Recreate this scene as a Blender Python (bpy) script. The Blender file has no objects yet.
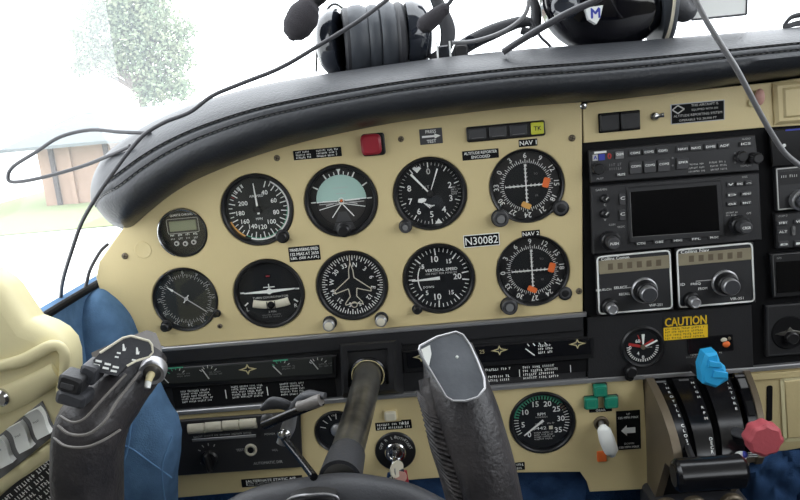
import bpy, bmesh, math, random
from mathutils import Vector, Matrix
random.seed(7)
S = bpy.context.scene
COL = S.collection
PI = math.pi

# ------------------------------------------------------------------ camera
YAW, PITCH, ROLL = math.radians(2.6), math.radians(-11.92), math.radians(5.41)
FPX = 750.0
CAM = Vector((-99.1, 749.4, 103.7))          # panel frame in mm: u right, w towards the cabin, v up (stored u, w, v)
Rz = Matrix.Rotation(YAW, 3, 'Z')
Rx = Matrix.Rotation(PITCH, 3, 'X')
Ry = Matrix(((math.cos(ROLL), 0, math.sin(ROLL)), (0, 1, 0), (-math.sin(ROLL), 0, math.cos(ROLL))))
RC = Rz @ Rx @ Ry                             # columns: right, forward, up in world
CW = Vector((-0.0991, -0.7494, 0.1037))
cd = bpy.data.cameras.new('camera'); cam = bpy.data.objects.new('camera', cd); COL.objects.link(cam)
right, fwd, up = (Vector((RC[0][i], RC[1][i], RC[2][i])) for i in range(3))
M = Matrix.Identity(4)
for r in range(3):
    M[r][0], M[r][1], M[r][2], M[r][3] = right[r], up[r], -fwd[r], CW[r]
cam.matrix_world = M
cd.sensor_width = 36; cd.lens = FPX / 800 * 36; cd.clip_start = 0.01; cd.clip_end = 500
S.camera = cam

def P(px, py, w=0.0):
    """photo position -> (u, v, w) in mm on the plane w mm in front of the panel"""
    d = right * ((px - 400) / FPX) + fwd + up * ((250 - py) / FPX)
    t = (-w / 1000 - CW.y) / d.y
    p = CW + d * t
    return Vector((p.x * 1000, p.z * 1000, w))

def W(p):                                      # (u,v,w) mm -> world
    return Vector((p[0] * .001, -p[2] * .001, p[1] * .001))

# ------------------------------------------------------------------ materials
def lin(c):
    c /= 255
    return c / 12.92 if c <= .04045 else ((c + .055) / 1.055) ** 2.4
MATS = {}
def mat(name, rgb, rough=.5, metal=0., bump=0., scale=300., var=0., spec=.5, emit=0., coat=0., alt=None, altscale=20.):
    m = bpy.data.materials.new(name); m.use_nodes = True
    nt = m.node_tree; b = nt.nodes['Principled BSDF']
    c = (lin(rgb[0]), lin(rgb[1]), lin(rgb[2]), 1)
    b.inputs['Base Color'].default_value = c
    b.inputs['Roughness'].default_value = rough
    b.inputs['Metallic'].default_value = metal
    b.inputs['Specular IOR Level'].default_value = spec
    b.inputs['Coat Weight'].default_value = coat
    tc = nt.nodes.new('ShaderNodeTexCoord')
    if var or alt:
        n = nt.nodes.new('ShaderNodeTexNoise'); n.inputs['Scale'].default_value = altscale; n.inputs['Detail'].default_value = 5
        r = nt.nodes.new('ShaderNodeValToRGB')
        r.color_ramp.elements[0].position = .35; r.color_ramp.elements[1].position = .65
        if alt:
            r.color_ramp.elements[1].color = (lin(alt[0]), lin(alt[1]), lin(alt[2]), 1)
        else:
            r.color_ramp.elements[1].color = tuple(min(1, x * (1 + var)) for x in c[:3]) + (1,)
        r.color_ramp.elements[0].color = c if alt else tuple(x * (1 - var) for x in c[:3]) + (1,)
        nt.links.new(tc.outputs['Object'], n.inputs['Vector']); nt.links.new(n.outputs['Fac'], r.inputs['Fac'])
        nt.links.new(r.outputs['Color'], b.inputs['Base Color'])
    if bump:
        n = nt.nodes.new('ShaderNodeTexNoise'); n.inputs['Scale'].default_value = scale; n.inputs['Detail'].default_value = 3
        k = nt.nodes.new('ShaderNodeBump'); k.inputs['Strength'].default_value = bump; k.inputs['Distance'].default_value = .001
        nt.links.new(tc.outputs['Object'], n.inputs['Vector']); nt.links.new(n.outputs['Fac'], k.inputs['Height'])
        nt.links.new(k.outputs['Normal'], b.inputs['Normal'])
    if emit:
        b.inputs['Emission Color'].default_value = c; b.inputs['Emission Strength'].default_value = emit
    MATS[name] = m
    return m
mat('beige', (206, 189, 142), .5, bump=.15, scale=500, var=.05, altscale=9)
mat('cream', (222, 212, 168), .5, bump=.1, scale=400, var=.04, altscale=6)
mat('black', (30, 30, 32), .5, bump=.25, scale=600)
mat('matte_black', (14, 14, 16), .8, spec=.2)
mat('dial', (20, 22, 25), .7, spec=.25)
mat('dial_olive', (40, 42, 40), .7, spec=.25)
mat('gloss_black', (16, 16, 19), .22)
mat('bezel', (22, 22, 24), .4)
mat('charcoal', (52, 53, 57), .5, bump=.3, scale=500, var=.12, altscale=30)
mat('radio', (40, 40, 42), .5, bump=.12, scale=700)
mat('key', (62, 62, 64), .5)
mat('leather', (41, 43, 47), .42, bump=.5, scale=350, var=.1, altscale=25, spec=.4)
mat('grip', (36, 35, 38), .45, bump=.8, scale=260, alt=(60, 57, 58), altscale=35)
mat('worn', (112, 108, 104), .45, bump=.5, scale=260)
mat('grip_plate', (88, 92, 98), .5, bump=.25, scale=300, alt=(112, 116, 122), altscale=28)
mat('lacing', (24, 22, 24), .6, bump=1., scale=190, alt=(60, 56, 56), altscale=160)
mat('white', (236, 238, 234), .5)
mat('offwhite', (208, 202, 182), .5)
mat('ink', (185, 185, 182), .6)
mat('ink_dim', (112, 112, 112), .6)
mat('silver', (168, 168, 170), .38, .7)
mat('chrome', (205, 205, 205), .18, 1.)
mat('steel', (150, 148, 142), .3, .85, bump=.15, scale=120, alt=(66, 64, 62), altscale=18)
mat('bronze', (112, 101, 84), .42, .35, bump=.1, scale=300, var=.1, altscale=12)
mat('blue', (84, 114, 146), .95, bump=.6, scale=700, var=.14, altscale=60, spec=.1)
mat('navy', (44, 68, 102), .95, bump=.6, scale=700, var=.16, altscale=60, spec=.1)
mat('seam', (96, 132, 170), .95, spec=.1)
mat('red', (150, 40, 52), .35)
mat('red_knob', (186, 84, 92), .6, bump=.3, scale=300)
mat('sky_blue', (44, 166, 222), .45)
mat('green', (26, 128, 104), .35)
mat('green_ink', (70, 150, 118), .6)
mat('orange', (232, 112, 48), .6)
mat('amber', (222, 168, 90), .6)
mat('yellow', (238, 196, 30), .55)
mat('lime', (196, 198, 60), .4)
mat('red_ink', (170, 44, 40), .6)
mat('blue_ink', (50, 62, 160), .6)
mat('lcd', (128, 134, 108), .4)
mat('display', (142, 134, 112), .35, var=.1, altscale=60)
mat('screen', (9, 9, 11), .16)
mat('horizon_sky', (168, 200, 190), .6)
mat('horizon_ground', (38, 36, 34), .6)
mat('pink', (196, 150, 138), .5)
mat('gold', (196, 184, 140), .5)
mat('cable', (62, 62, 66), .4)
mat('cable_grey', (108, 108, 110), .35)
mat('cable_brown', (82, 64, 66), .45)
mat('foam', (48, 46, 50), .95, bump=1., scale=800)
mat('ear_seal', (58, 62, 68), .45, bump=.3, scale=200)
mat('shell', (12, 12, 18), .08, coat=.6)
mat('shell_grey', (34, 38, 46), .12, coat=.6)
mat('paper', (222, 224, 222), .7)
mat('leaf', (112, 130, 104), .9, alt=(140, 146, 118), altscale=1.2)
mat('bark', (110, 100, 92), .9)
mat('hangar_wall', (156, 132, 118), .9, var=.06, altscale=2)
mat('hangar_roof', (104, 110, 112), .8)
mat('hangar_post', (84, 78, 80), .9)
mat('grass', (130, 142, 104), 1.)
mat('tarmac', (214, 214, 210), 1.)
mat('headliner', (120, 116, 106), .9)
mat('cockpit_floor', (40, 48, 62), .95)
def glass(name, refl, haze, col=(1, 1, 1, 1)):
    m = bpy.data.materials.new(name); m.use_nodes = True; nt = m.node_tree; nt.nodes.clear()
    o = nt.nodes.new('ShaderNodeOutputMaterial'); t = nt.nodes.new('ShaderNodeBsdfTransparent'); g = nt.nodes.new('ShaderNodeBsdfGlossy')
    t.inputs['Color'].default_value = col
    g.inputs['Roughness'].default_value = .05
    x = nt.nodes.new('ShaderNodeMixShader'); x.inputs[0].default_value = refl
    nt.links.new(t.outputs[0], x.inputs[1]); nt.links.new(g.outputs[0], x.inputs[2])
    last = x
    if haze:
        d = nt.nodes.new('ShaderNodeBsdfTranslucent'); d.inputs['Color'].default_value = (.9, .95, 1, 1)
        y = nt.nodes.new('ShaderNodeMixShader'); y.inputs[0].default_value = haze
        nt.links.new(x.outputs[0], y.inputs[1]); nt.links.new(d.outputs[0], y.inputs[2]); last = y
    nt.links.new(last.outputs[0], o.inputs[0]); MATS[name] = m
glass('glass', .05, 0)
glass('glass_smoky', .07, 0, (.75, .78, .8, 1))
glass('glass_hazed', .06, .035)  # translucent white mixed in as a faint glare haze
glass('windshield', .03, .11)  # stronger white haze, imitates veiling glare paling the view outside
def quilt(name, base, dark):
    m = mat(name, base, .95, spec=.1); nt = m.node_tree; b = nt.nodes['Principled BSDF']
    tc = nt.nodes.new('ShaderNodeTexCoord'); bumps = []
    w1 = nt.nodes.new('ShaderNodeTexWave'); w1.bands_direction = 'DIAGONAL'; w1.inputs['Scale'].default_value = 2.6; w1.inputs['Distortion'].default_value = 1
    nz = nt.nodes.new('ShaderNodeTexNoise'); nz.inputs['Scale'].default_value = 500
    r = nt.nodes.new('ShaderNodeValToRGB'); r.color_ramp.elements[0].color = tuple(lin(c) for c in dark) + (1,); r.color_ramp.elements[1].color = tuple(lin(c) for c in base) + (1,)
    nt.links.new(tc.outputs['Object'], w1.inputs['Vector']); nt.links.new(tc.outputs['Object'], nz.inputs['Vector'])
    nt.links.new(nz.outputs['Fac'], r.inputs['Fac']); nt.links.new(r.outputs['Color'], b.inputs['Base Color'])
    k = nt.nodes.new('ShaderNodeBump'); k.inputs['Strength'].default_value = .6; k.inputs['Distance'].default_value = .004
    nt.links.new(nz.outputs['Fac'], k.inputs['Height']); nt.links.new(k.outputs['Normal'], b.inputs['Normal'])
quilt('quilt', (52, 84, 122), (30, 50, 80))

# ------------------------------------------------------------------ mesh builder
FONT_CACHE = {}
def glyphs(txt):
    if txt not in FONT_CACHE:
        c = bpy.data.curves.new('t', 'FONT'); c.body = txt; c.resolution_u = 2; c.fill_mode = 'FRONT'; c.align_x = 'LEFT'
        o = bpy.data.objects.new('t', c); COL.objects.link(o)
        dg = bpy.context.evaluated_depsgraph_get(); me = bpy.data.meshes.new_from_object(o.evaluated_get(dg))
        vs = [(v.co.x, v.co.y) for v in me.vertices]; fs = [tuple(p.vertices) for p in me.polygons]
        bpy.data.objects.remove(o); bpy.data.curves.remove(c); bpy.data.meshes.remove(me)
        if vs:
            x0, x1 = min(v[0] for v in vs), max(v[0] for v in vs); y0, y1 = min(v[1] for v in vs), max(v[1] for v in vs)
        else:
            x0 = y0 = 0; x1 = y1 = 1
        FONT_CACHE[txt] = (vs, fs, x0, x1, y0, y1)
    return FONT_CACHE[txt]

def smooth_path(pts, n=6):
    pts = [Vector(p) for p in pts]
    if len(pts) < 3: return pts
    q = [pts[0] * 2 - pts[1]] + pts + [pts[-1] * 2 - pts[-2]]
    out = []
    for i in range(1, len(q) - 2):
        for k in range(n):
            t = k / n
            a, b, c, d = q[i - 1], q[i], q[i + 1], q[i + 2]
            out.append(.5 * ((2 * b) + (c - a) * t + (2 * a - 5 * b + 4 * c - d) * t * t + (3 * b - a - 3 * c + d) * t ** 3))
    out.append(q[-2])
    return out
def interp(vals, t):
    x = t * (len(vals) - 1); i = min(int(x), len(vals) - 2); f = x - i
    f = f * f * (3 - 2 * f) if len(vals) > 2 else f
    return vals[i] * (1 - f) + vals[i + 1] * f

class MB:
    def __init__(s): s.v = []; s.f = []; s.m = []; s.sm = []; s.mats = []
    def mi(s, m):
        if m not in s.mats: s.mats.append(m)
        return s.mats.index(m)
    def add(s, vs, fs, m, smooth=False):
        b = len(s.v); s.v += [tuple(v) for v in vs]; k = s.mi(m)
        for f in fs: s.f.append(tuple(i + b for i in f)); s.m.append(k); s.sm.append(smooth)
    def box(s, c, size, m, bev=0., rot=0.):
        u, v, w = (x / 2 for x in size)
        out = [(-u, -v), (u, -v), (u, v), (-u, v)]
        if bev > 0:
            bev = min(bev, u * .9, v * .9)
            out = []
            for cx, cy, a0 in ((u - bev, -v + bev, -90), (u - bev, v - bev, 0), (-u + bev, v - bev, 90), (-u + bev, -v + bev, 180)):
                for k in range(4):
                    a = math.radians(a0 + 30 * k); out.append((cx + bev * math.cos(a), cy + bev * math.sin(a)))
        ca, sa = math.cos(rot), math.sin(rot)
        pts = [(c[0] + x * ca - y * sa, c[1] + x * sa + y * ca) for x, y in out]
        e = min(bev, w * .8) * .7 if bev else 0
        s.prism(pts, c[2] - w, c[2] + w, m, e)
    def prism(s, pts, w0, w1, m, edge=0.):
        n = len(pts)
        cx = sum(p[0] for p in pts) / n; cy = sum(p[1] for p in pts) / n
        rings = [[(p[0], p[1], w0) for p in pts]]
        if edge:
            rings.append([(p[0], p[1], w1 - edge) for p in pts])
            r = max(max(abs(p[0] - cx), abs(p[1] - cy)) for p in pts)
            def inn(p, d):
                dx, dy = p[0] - cx, p[1] - cy; l = math.hypot(dx, dy) or 1
                return (p[0] - math.copysign(min(d, abs(dx)), dx), p[1] - math.copysign(min(d, abs(dy)), dy))
            rings.append([inn(p, edge) + (w1,) for p in pts])
        else:
            rings.append([(p[0], p[1], w1) for p in pts])
        vs = [v for r in rings for v in r]; fs = []
        for k in range(len(rings) - 1):
            for i in range(n):
                j = (i + 1) % n; fs.append((k * n + i, k * n + j, (k + 1) * n + j, (k + 1) * n + i))
        fs.append(tuple(range((len(rings) - 1) * n, len(rings) * n))); fs.append(tuple(reversed(range(n))))
        s.add(vs, fs, m)
    def lathe(s, prof, m, c=(0, 0, 0), n=48, axis=None, smooth=True, cap=True):
        """prof: (r, h) along axis (default w)"""
        ax = Vector(axis or (0, 0, 1)).normalized()
        ref = Vector((1, 0, 0)) if abs(ax.x) < .9 else Vector((0, 1, 0))
        e1 = (ref - ax * ref.dot(ax)).normalized(); e2 = ax.cross(e1); c = Vector(c)
        vs, fs = [], []
        for r, h in prof:
            for i in range(n):
                a = 2 * PI * i / n; vs.append(c + ax * h + e1 * (r * math.cos(a)) + e2 * (r * math.sin(a)))
        for k in range(len(prof) - 1):
            for i in range(n):
                j = (i + 1) % n; fs.append((k * n + i, k * n + j, (k + 1) * n + j, (k + 1) * n + i))
        if cap:
            if prof[0][0] > 1e-6: fs.append(tuple(reversed(range(n))))
            if prof[-1][0] > 1e-6: fs.append(tuple(range((len(prof) - 1) * n, len(prof) * n)))
        s.add(vs, fs, m, smooth)
    def disc(s, r, w, m, c=(0, 0), n=48, a0=0, a1=360, r0=0.):
        vs, fs = [], []; full = (a1 - a0) >= 360
        k = n if full else n + 1
        for i in range(k):
            a = math.radians(a0 + (a1 - a0) * i / n); vs.append((c[0] + r * math.sin(a), c[1] + r * math.cos(a), w))
        if r0 > 0:
            for i in range(k):
                a = math.radians(a0 + (a1 - a0) * i / n); vs.append((c[0] + r0 * math.sin(a), c[1] + r0 * math.cos(a), w))
            for i in range(n):
                j = (i + 1) % k; fs.append((i, k + i, k + j, j))
        else: fs.append(tuple(reversed(range(k))))
        s.add(vs, fs, m)
    def poly(s, pts, w, m):
        a = sum(pts[i][0] * pts[(i + 1) % len(pts)][1] - pts[(i + 1) % len(pts)][0] * pts[i][1] for i in range(len(pts)))
        if a < 0: pts = pts[::-1]
        s.add([(p[0], p[1], w) for p in pts], [tuple(range(len(pts)))], m)
    def bar(s, a, b, wd, w, m, wd2=None):
        a, b = Vector(a[:2]), Vector(b[:2]); d = (b - a); n = Vector((-d.y, d.x)).normalized() * .5
        w2 = wd if wd2 is None else wd2
        s.poly([tuple(a - n * wd), tuple(b - n * w2), tuple(b + n * w2), tuple(a + n * wd)], w, m)
    def line(s, pts, wd, w, m, closed=False):
        q = list(pts) + ([pts[0]] if closed else [])
        for a, b in zip(q, q[1:]): s.bar(a, b, wd, w, m)
    def tick(s, ang, r0, r1, wd, w, m, c=(0, 0)):
        a = math.radians(ang); sx, cy = math.sin(a), math.cos(a)
        s.bar((c[0] + r0 * sx, c[1] + r0 * cy), (c[0] + r1 * sx, c[1] + r1 * cy), wd, w, m)
    def text(s, txt, c, h, w, m, width=None, rot=0., align='C', bold=0.):
        vs, fs, x0, x1, y0, y1 = glyphs(txt)
        if not fs: return
        sy = h / max(y1 - y0, .3) if len(txt) and any(ch.isalnum() for ch in txt) else h
        sx = sy if width is None else width / (x1 - x0)
        cx = (x0 + x1) / 2 if align == 'C' else x0
        cy = (y0 + y1) / 2; a = math.radians(rot); ca, sa = math.cos(a), math.sin(a)
        for ox, oy in ((0, 0), (bold, 0), (0, bold)) if bold else ((0, 0),):
            out = []
            for x, y in vs:
                X, Y = (x - cx) * sx + ox, (y - cy) * sy + oy
                out.append((c[0] + X * ca - Y * sa, c[1] + X * sa + Y * ca, w + (.004 * oy if bold else 0)))
            s.add(out, fs, m)
    def greek(s, c, width, h, rows, w, m, fill=.8):
        """rows of print too small to read in the photo: word-like runs of short strokes"""
        rh = h / rows
        for r in range(rows):
            y = c[1] + h / 2 - rh * (r + .5); x = c[0] - width / 2; end = c[0] + width / 2 * random.uniform(.82, 1)
            while x < end - rh * .4:
                n = random.randint(3, 8)
                for _ in range(n):
                    lw = rh * .32
                    if x + lw > end: break
                    s.bar((x + lw / 2, y - rh * .3), (x + lw / 2, y + rh * .3), lw * .5, w, m)
                    if random.random() < .6: yy = y + rh * random.choice((-.27, 0, .27)); s.bar((x, yy), (x + rh * .45, yy), rh * .14, w + .01, m)
                    x += rh * .52
                x += rh * .5
    def sweep(s, path, rx, ry, m, n=16, ref=(0, 0, 1), smooth=6, caps=True, power=2., round_ends=False):
        pts = smooth_path(path, smooth) if smooth else [Vector(p) for p in path]
        ref = Vector(ref); N = len(pts); vs, fs = [], []
        rx = rx if isinstance(rx, (list, tuple)) else [rx, rx]; ry = ry if isinstance(ry, (list, tuple)) else [ry, ry]
        prev = None
        for k, p in enumerate(pts):
            t = (pts[min(k + 1, N - 1)] - pts[max(k - 1, 0)]).normalized()
            if prev is None: e1 = t.cross(ref); e1 = e1.normalized() if e1.length > .05 else t.orthogonal().normalized()
            else: e1 = (prev - t * prev.dot(t)).normalized()
            prev = e1; e2 = e1.cross(t).normalized(); f = k / (N - 1); a, b = interp(rx, f), interp(ry, f)
            for i in range(n):
                th = 2 * PI * i / n; c_, s_ = math.cos(th), math.sin(th)
                if power != 2.: c_ = math.copysign(abs(c_) ** (2 / power), c_); s_ = math.copysign(abs(s_) ** (2 / power), s_)
                vs.append(p + e1 * (a * c_) + e2 * (b * s_))
        for k in range(N - 1):
            for i in range(n):
                j = (i + 1) % n; fs.append((k * n + i, (k + 1) * n + i, (k + 1) * n + j, k * n + j))
        if caps: fs.append(tuple(range(n))); fs.append(tuple(reversed(range((N - 1) * n, N * n))))
        s.add(vs, fs, m, True)
    def tube(s, path, r, m, n=8, smooth=6): s.sweep(path, r, r, m, n=n, smooth=smooth)
    def ball(s, c, r, m, n=16, k=9):
        rr = r if isinstance(r, (tuple, list)) else (r, r, r)
        vs = [(c[0], c[1] - rr[1], c[2])]; fs = []
        for j in range(1, k):
            ph = -PI / 2 + PI * j / k
            for i in range(n):
                a = 2 * PI * i / n; vs.append((c[0] + rr[0] * math.cos(ph) * math.cos(a), c[1] + rr[1] * math.sin(ph), c[2] - rr[2] * math.cos(ph) * math.sin(a)))
        vs.append((c[0], c[1] + rr[1], c[2])); L = len(vs) - 1
        for i in range(n):
            j = (i + 1) % n; fs.append((0, 1 + j, 1 + i)); fs.append((L, L - n + i, L - n + j))
            for q in range(k - 2): fs.append((1 + q * n + i, 1 + q * n + j, 1 + (q + 1) * n + j, 1 + (q + 1) * n + i))
        s.add(vs, fs, m, True)
    def loft(s, rows, m, closed=False):
        n = len(rows[0]); vs = [p for r in rows for p in r]; fs = []
        for k in range(len(rows) - 1):
            for i in range(n - (0 if closed else 1)):
                j = (i + 1) % n; fs.append((k * n + i, k * n + j, (k + 1) * n + j, (k + 1) * n + i))
        s.add(vs, fs, m, True)
    def build(s, name, parent=None, org=None, absolute=False, angle=35, recalc=False, mods=None):
        """coordinates are (u, v, w) mm relative to the parent thing, or panel coordinates when absolute"""
        me = bpy.data.meshes.new(name)
        o3 = Vector(org) if org is not None else Vector((0, 0, 0))
        o3 = Vector(o3)
        me.from_pydata([tuple(W(Vector(v) - o3)) for v in s.v], [], s.f)
        for m in s.mats: me.materials.append(MATS[m])
        me.polygons.foreach_set('material_index', s.m); me.polygons.foreach_set('use_smooth', s.sm)
        me.validate()
        if recalc:
            bm = bmesh.new(); bm.from_mesh(me); bmesh.ops.recalc_face_normals(bm, faces=bm.faces); bm.to_mesh(me); bm.free()
        me.set_sharp_from_angle(angle=math.radians(angle)); me.update()
        o = bpy.data.objects.new(name, me); COL.objects.link(o)
        if parent is not None: o.parent = parent
        elif org is not None: o.location = W(o3)
        return o

class ORG:  pass
ORIGIN = {}
def thing(name, label, cat, at, group=None, rot=0.):
    o = bpy.data.objects.new(name, None); COL.objects.link(o); o.location = W(at); o.empty_display_size = .01
    o['label'] = label; o['category'] = cat
    if group: o['group'] = group
    if rot: o.rotation_euler = (0, -rot, 0)
    ORIGIN[o.name] = Vector(at)
    return o
def tag(o, label, cat, group=None):
    o['label'] = label; o['category'] = cat
    if group: o['group'] = group
    return o
def struct(o): o['kind'] = 'structure'; return o
def ab(mb, name, parent, **k): return mb.build(name, parent, org=ORIGIN[parent.name], **k)
def copy_tree(src, at, label):
    r = src.copy(); COL.objects.link(r); r.location = W(at); r['label'] = label; ORIGIN[r.name] = Vector(at)
    for ch in list(src.children):
        c = ch.copy(); COL.objects.link(c); c.parent = r
        for g in list(ch.children):
            d = g.copy(); COL.objects.link(d); d.parent = c
    return r
def solo(mb, name, at, label, cat, group=None, **k):     # a thing that is one mesh, coordinates relative to `at`
    o = mb.build(name, None, **k); o.location = W(at); tag(o, label, cat, group); ORIGIN[o.name] = Vector(at); return o
def part2(mb, name, part, **k):                           # sub-part in the coordinates of its part
    o = mb.build(name, None, **k); o.parent = part; return o
def rect(tl, br, w=0.):
    a, b = P(*tl, w), P(*br, w)
    return Vector(((a.x + b.x) / 2, (a.y + b.y) / 2, w)), abs(b.x - a.x), abs(a.y - b.y)
def pp(pts, w=0.): return [tuple(P(x, y, w)[:2]) for x, y in pts]
def holes_plate(outline, holes, w0, w1, m, bev=1.2):
    """flat plate with real holes; returns (verts, faces) through a filled 2D curve"""
    c = bpy.data.curves.new('pl', 'CURVE'); c.dimensions = '2D'; c.fill_mode = 'BOTH'
    c.offset = -bev; c.extrude = (w1 - w0) / 2 - bev; c.bevel_depth = bev; c.bevel_resolution = 2; c.resolution_u = 1
    def sp(pts):
        q = c.splines.new('POLY'); q.points.add(len(pts) - 1)
        for i, p in enumerate(pts): q.points[i].co = (p[0], p[1], 0, 1)
        q.use_cyclic_u = True
    sp(outline)
    for h in holes: sp(h)
    o = bpy.data.objects.new('pl', c); COL.objects.link(o)
    dg = bpy.context.evaluated_depsgraph_get(); me = bpy.data.meshes.new_from_object(o.evaluated_get(dg))
    mid = (w0 + w1) / 2
    b = MB(); b.add([(v.co.x, v.co.y, v.co.z + mid) for v in me.vertices], [tuple(p.vertices) for p in me.polygons], m, True)
    bpy.data.objects.remove(o); bpy.data.curves.remove(c); bpy.data.meshes.remove(me)
    return b
def circ(c, r, n=56): return [(c[0] + r * math.cos(2 * PI * i / n), c[1] + r * math.sin(2 * PI * i / n)) for i in range(n)]
def rrect(c, w, h, r):
    b = MB(); out = []
    for cx, cy, a0 in ((w / 2 - r, -h / 2 + r, -90), (w / 2 - r, h / 2 - r, 0), (-w / 2 + r, h / 2 - r, 90), (-w / 2 + r, -h / 2 + r, 180)):
        for k in range(6):
            a = math.radians(a0 + 18 * k); out.append((c[0] + cx + r * math.cos(a), c[1] + cy + r * math.sin(a)))
    return out


# ================================================================== instrument panel (fixed plates)
HR = 37.2
G = {'dg': (185, 300), 'asi': (257, 210), 'ai': (341, 201), 'alt': (430, 194), 'nav1': (527, 186),
     'tc': (269, 294), 'hi': (352, 286), 'vsi': (439, 279), 'nav2': (533, 271)}
clock_c, clock_r = P(182.5, 233), 25.5
dg_r = 34.5
panel = thing('instrument_panel', 'cream painted metal instrument panel carrying the round flight gauges', 'panel', P(380, 300, -14))
out = pp([(583, 312), (480, 320.5), (330, 333), (165, 347), (141, 340), (131, 329), (124, 316), (112, 302), (100, 291), (96, 278), (99, 262), (112, 243), (126, 224),
          (140, 205), (200, 160), (300, 125), (400, 105), (500, 94), (582, 88)])
hl = [circ(P(*G[k]), HR) for k in ('asi', 'ai', 'alt', 'nav1', 'tc', 'hi', 'vsi', 'nav2')] + [circ(P(*G['dg']), dg_r), circ(clock_c, clock_r)]
ab(holes_plate(out, hl, -5, 0, 'beige'), 'pilot_panel', panel)
# lower panel plate
lower_out = pp([(166, 413), (340, 399), (500, 386), (643, 374), (646, 430), (650, 489), (590, 492), (587, 482), (580, 472), (500, 473), (400, 481), (280, 489), (176, 498)])
low_h = [circ(P(337, 432), 24.5), circ(P(542.5, 423), 35.5), circ(P(456, 431), 27.5)]
ab(holes_plate(lower_out, low_h, -5, 0, 'beige', .8), 'lower_panel', panel)
b = MB()
b.prism(pp([(583, 106), (588, 103), (668, 93), (775, 82), (800, 78), (860, 70), (860, 122), (765, 127.5), (584, 143)]), -5, 0, 'beige', .5)
ab(b, 'upper_radio_panel', panel)
b = MB()   # black strip under the gauges
b.prism(pp([(140, 349), (583, 314), (586, 379), (140, 415)]), -8, -1, 'black')
b.prism(pp([(150, 351), (583, 316), (583, 330), (150, 365)]), -2, 3, 'black', 1)
ab(b, 'black_strip', panel)
b = MB()
b.prism(pp([(583, 143), (767, 127), (860, 120), (860, 362), (764, 369), (586, 381)]), -14, -3, 'matte_black')
ab(b, 'radio_rack', panel)
b = MB()
b.prism(pp([(150, 348), (586, 312), (586, 316), (150, 352)]), -3, 3.5, 'silver', .8)
ab(b, 'upper_trim_strip', panel)
b = MB()
b.prism(pp([(140, 413), (586, 378), (752, 366.5), (860, 357), (860, 361.5), (752, 371), (586, 382.5), (140, 417.5)]), -3, 3.5, 'silver', .8)
ab(b, 'lower_trim_strip', panel)
b = MB()
b.prism(pp([(150, 250), (200, 190), (300, 135), (580, 95), (860, 70), (860, 480), (640, 470), (190, 480), (150, 320)]), -45, -40, 'matte_black')
ab(b, 'backing', panel)
b = MB(); b.prism(pp([(855, 66), (1080, 44), (1080, 420), (855, 442)]), -14, -6, 'black', 1); ab(b, 'copilot_panel', panel)
# right lower panels
b = MB()
b.prism(pp([(735, 372), (860, 362), (860, 440), (800, 449), (765, 455), (735, 456)]), -6, -1, 'beige', .8)
b.prism(pp([(735, 375), (860, 366), (860, 372), (735, 382)]), -2, 1.5, 'beige', .8)
ab(b, 'lower_right_panel', panel)
b = MB(); c, w_, h_ = rect((767, 386), (772.5, 421)); b.box((c.x, c.y, -.6), (w_, h_, 1), 'matte_black', 2)
ab(b, 'slot', panel)
b = MB()
o1 = pp([(782, 379), (860, 372), (860, 436), (785, 440)]); b.line(o1, 4, .4, 'cream', True)
b.prism(pp([(783, 380), (860, 373), (860, 435), (786, 439)]), -4, 1.2, 'beige', 2)
ab(b, 'access_cover', panel)
b = MB()
b.prism(pp([(772, 83), (860, 75), (860, 118), (774, 124.5)]), -4, 5, 'beige', 3)
b.prism(pp([(780, 88), (860, 80), (860, 112), (781, 118)]), 2, 7, 'beige', 2)
ab(b, 'upper_right_cover', panel)
def screw(px, py, r=3.2, m='silver'):
    b = MB(); c = P(px, py, 0)
    b.lathe([(r, 0), (r, .8), (r * .7, 1.7), (0, 1.9)], m, c, 16)
    for a in (20, 110): b.tick(a, -r * .7, r * .7, .5, 2.0, 'matte_black', c)
    ab(b, 'screw', panel)
for x, y, r, m in ((277, 158, 3.2, 'bronze'), (572, 138, 3.4, 'bronze'), (579, 291, 3.4, 'bronze'), (125, 256, 3.4, 'bronze'), (583.5, 106, 3.4, 'chrome'),
                   (220, 326, 2.6, 'bronze'), (401, 139, 3.0, 'bronze'), (646, 387, 1.8, 'bronze')): screw(x, y, r, m)
b = MB(); c = P(143, 250)
b.lathe([(9, 0), (8.4, .6), (7.4, .5), (5.5, .25), (0, .1)], 'beige', c, 28); ab(b, 'plug_button', panel)
b = MB(); c = P(628, 375)
b.lathe([(4.5, 3), (4.8, 5), (4, 8), (0, 9)], 'matte_black', c, 20); solo(b, 'knob', (0, 0, 0), 'small black push knob on the silver strip left of the throttle quadrant', 'knob')

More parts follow.
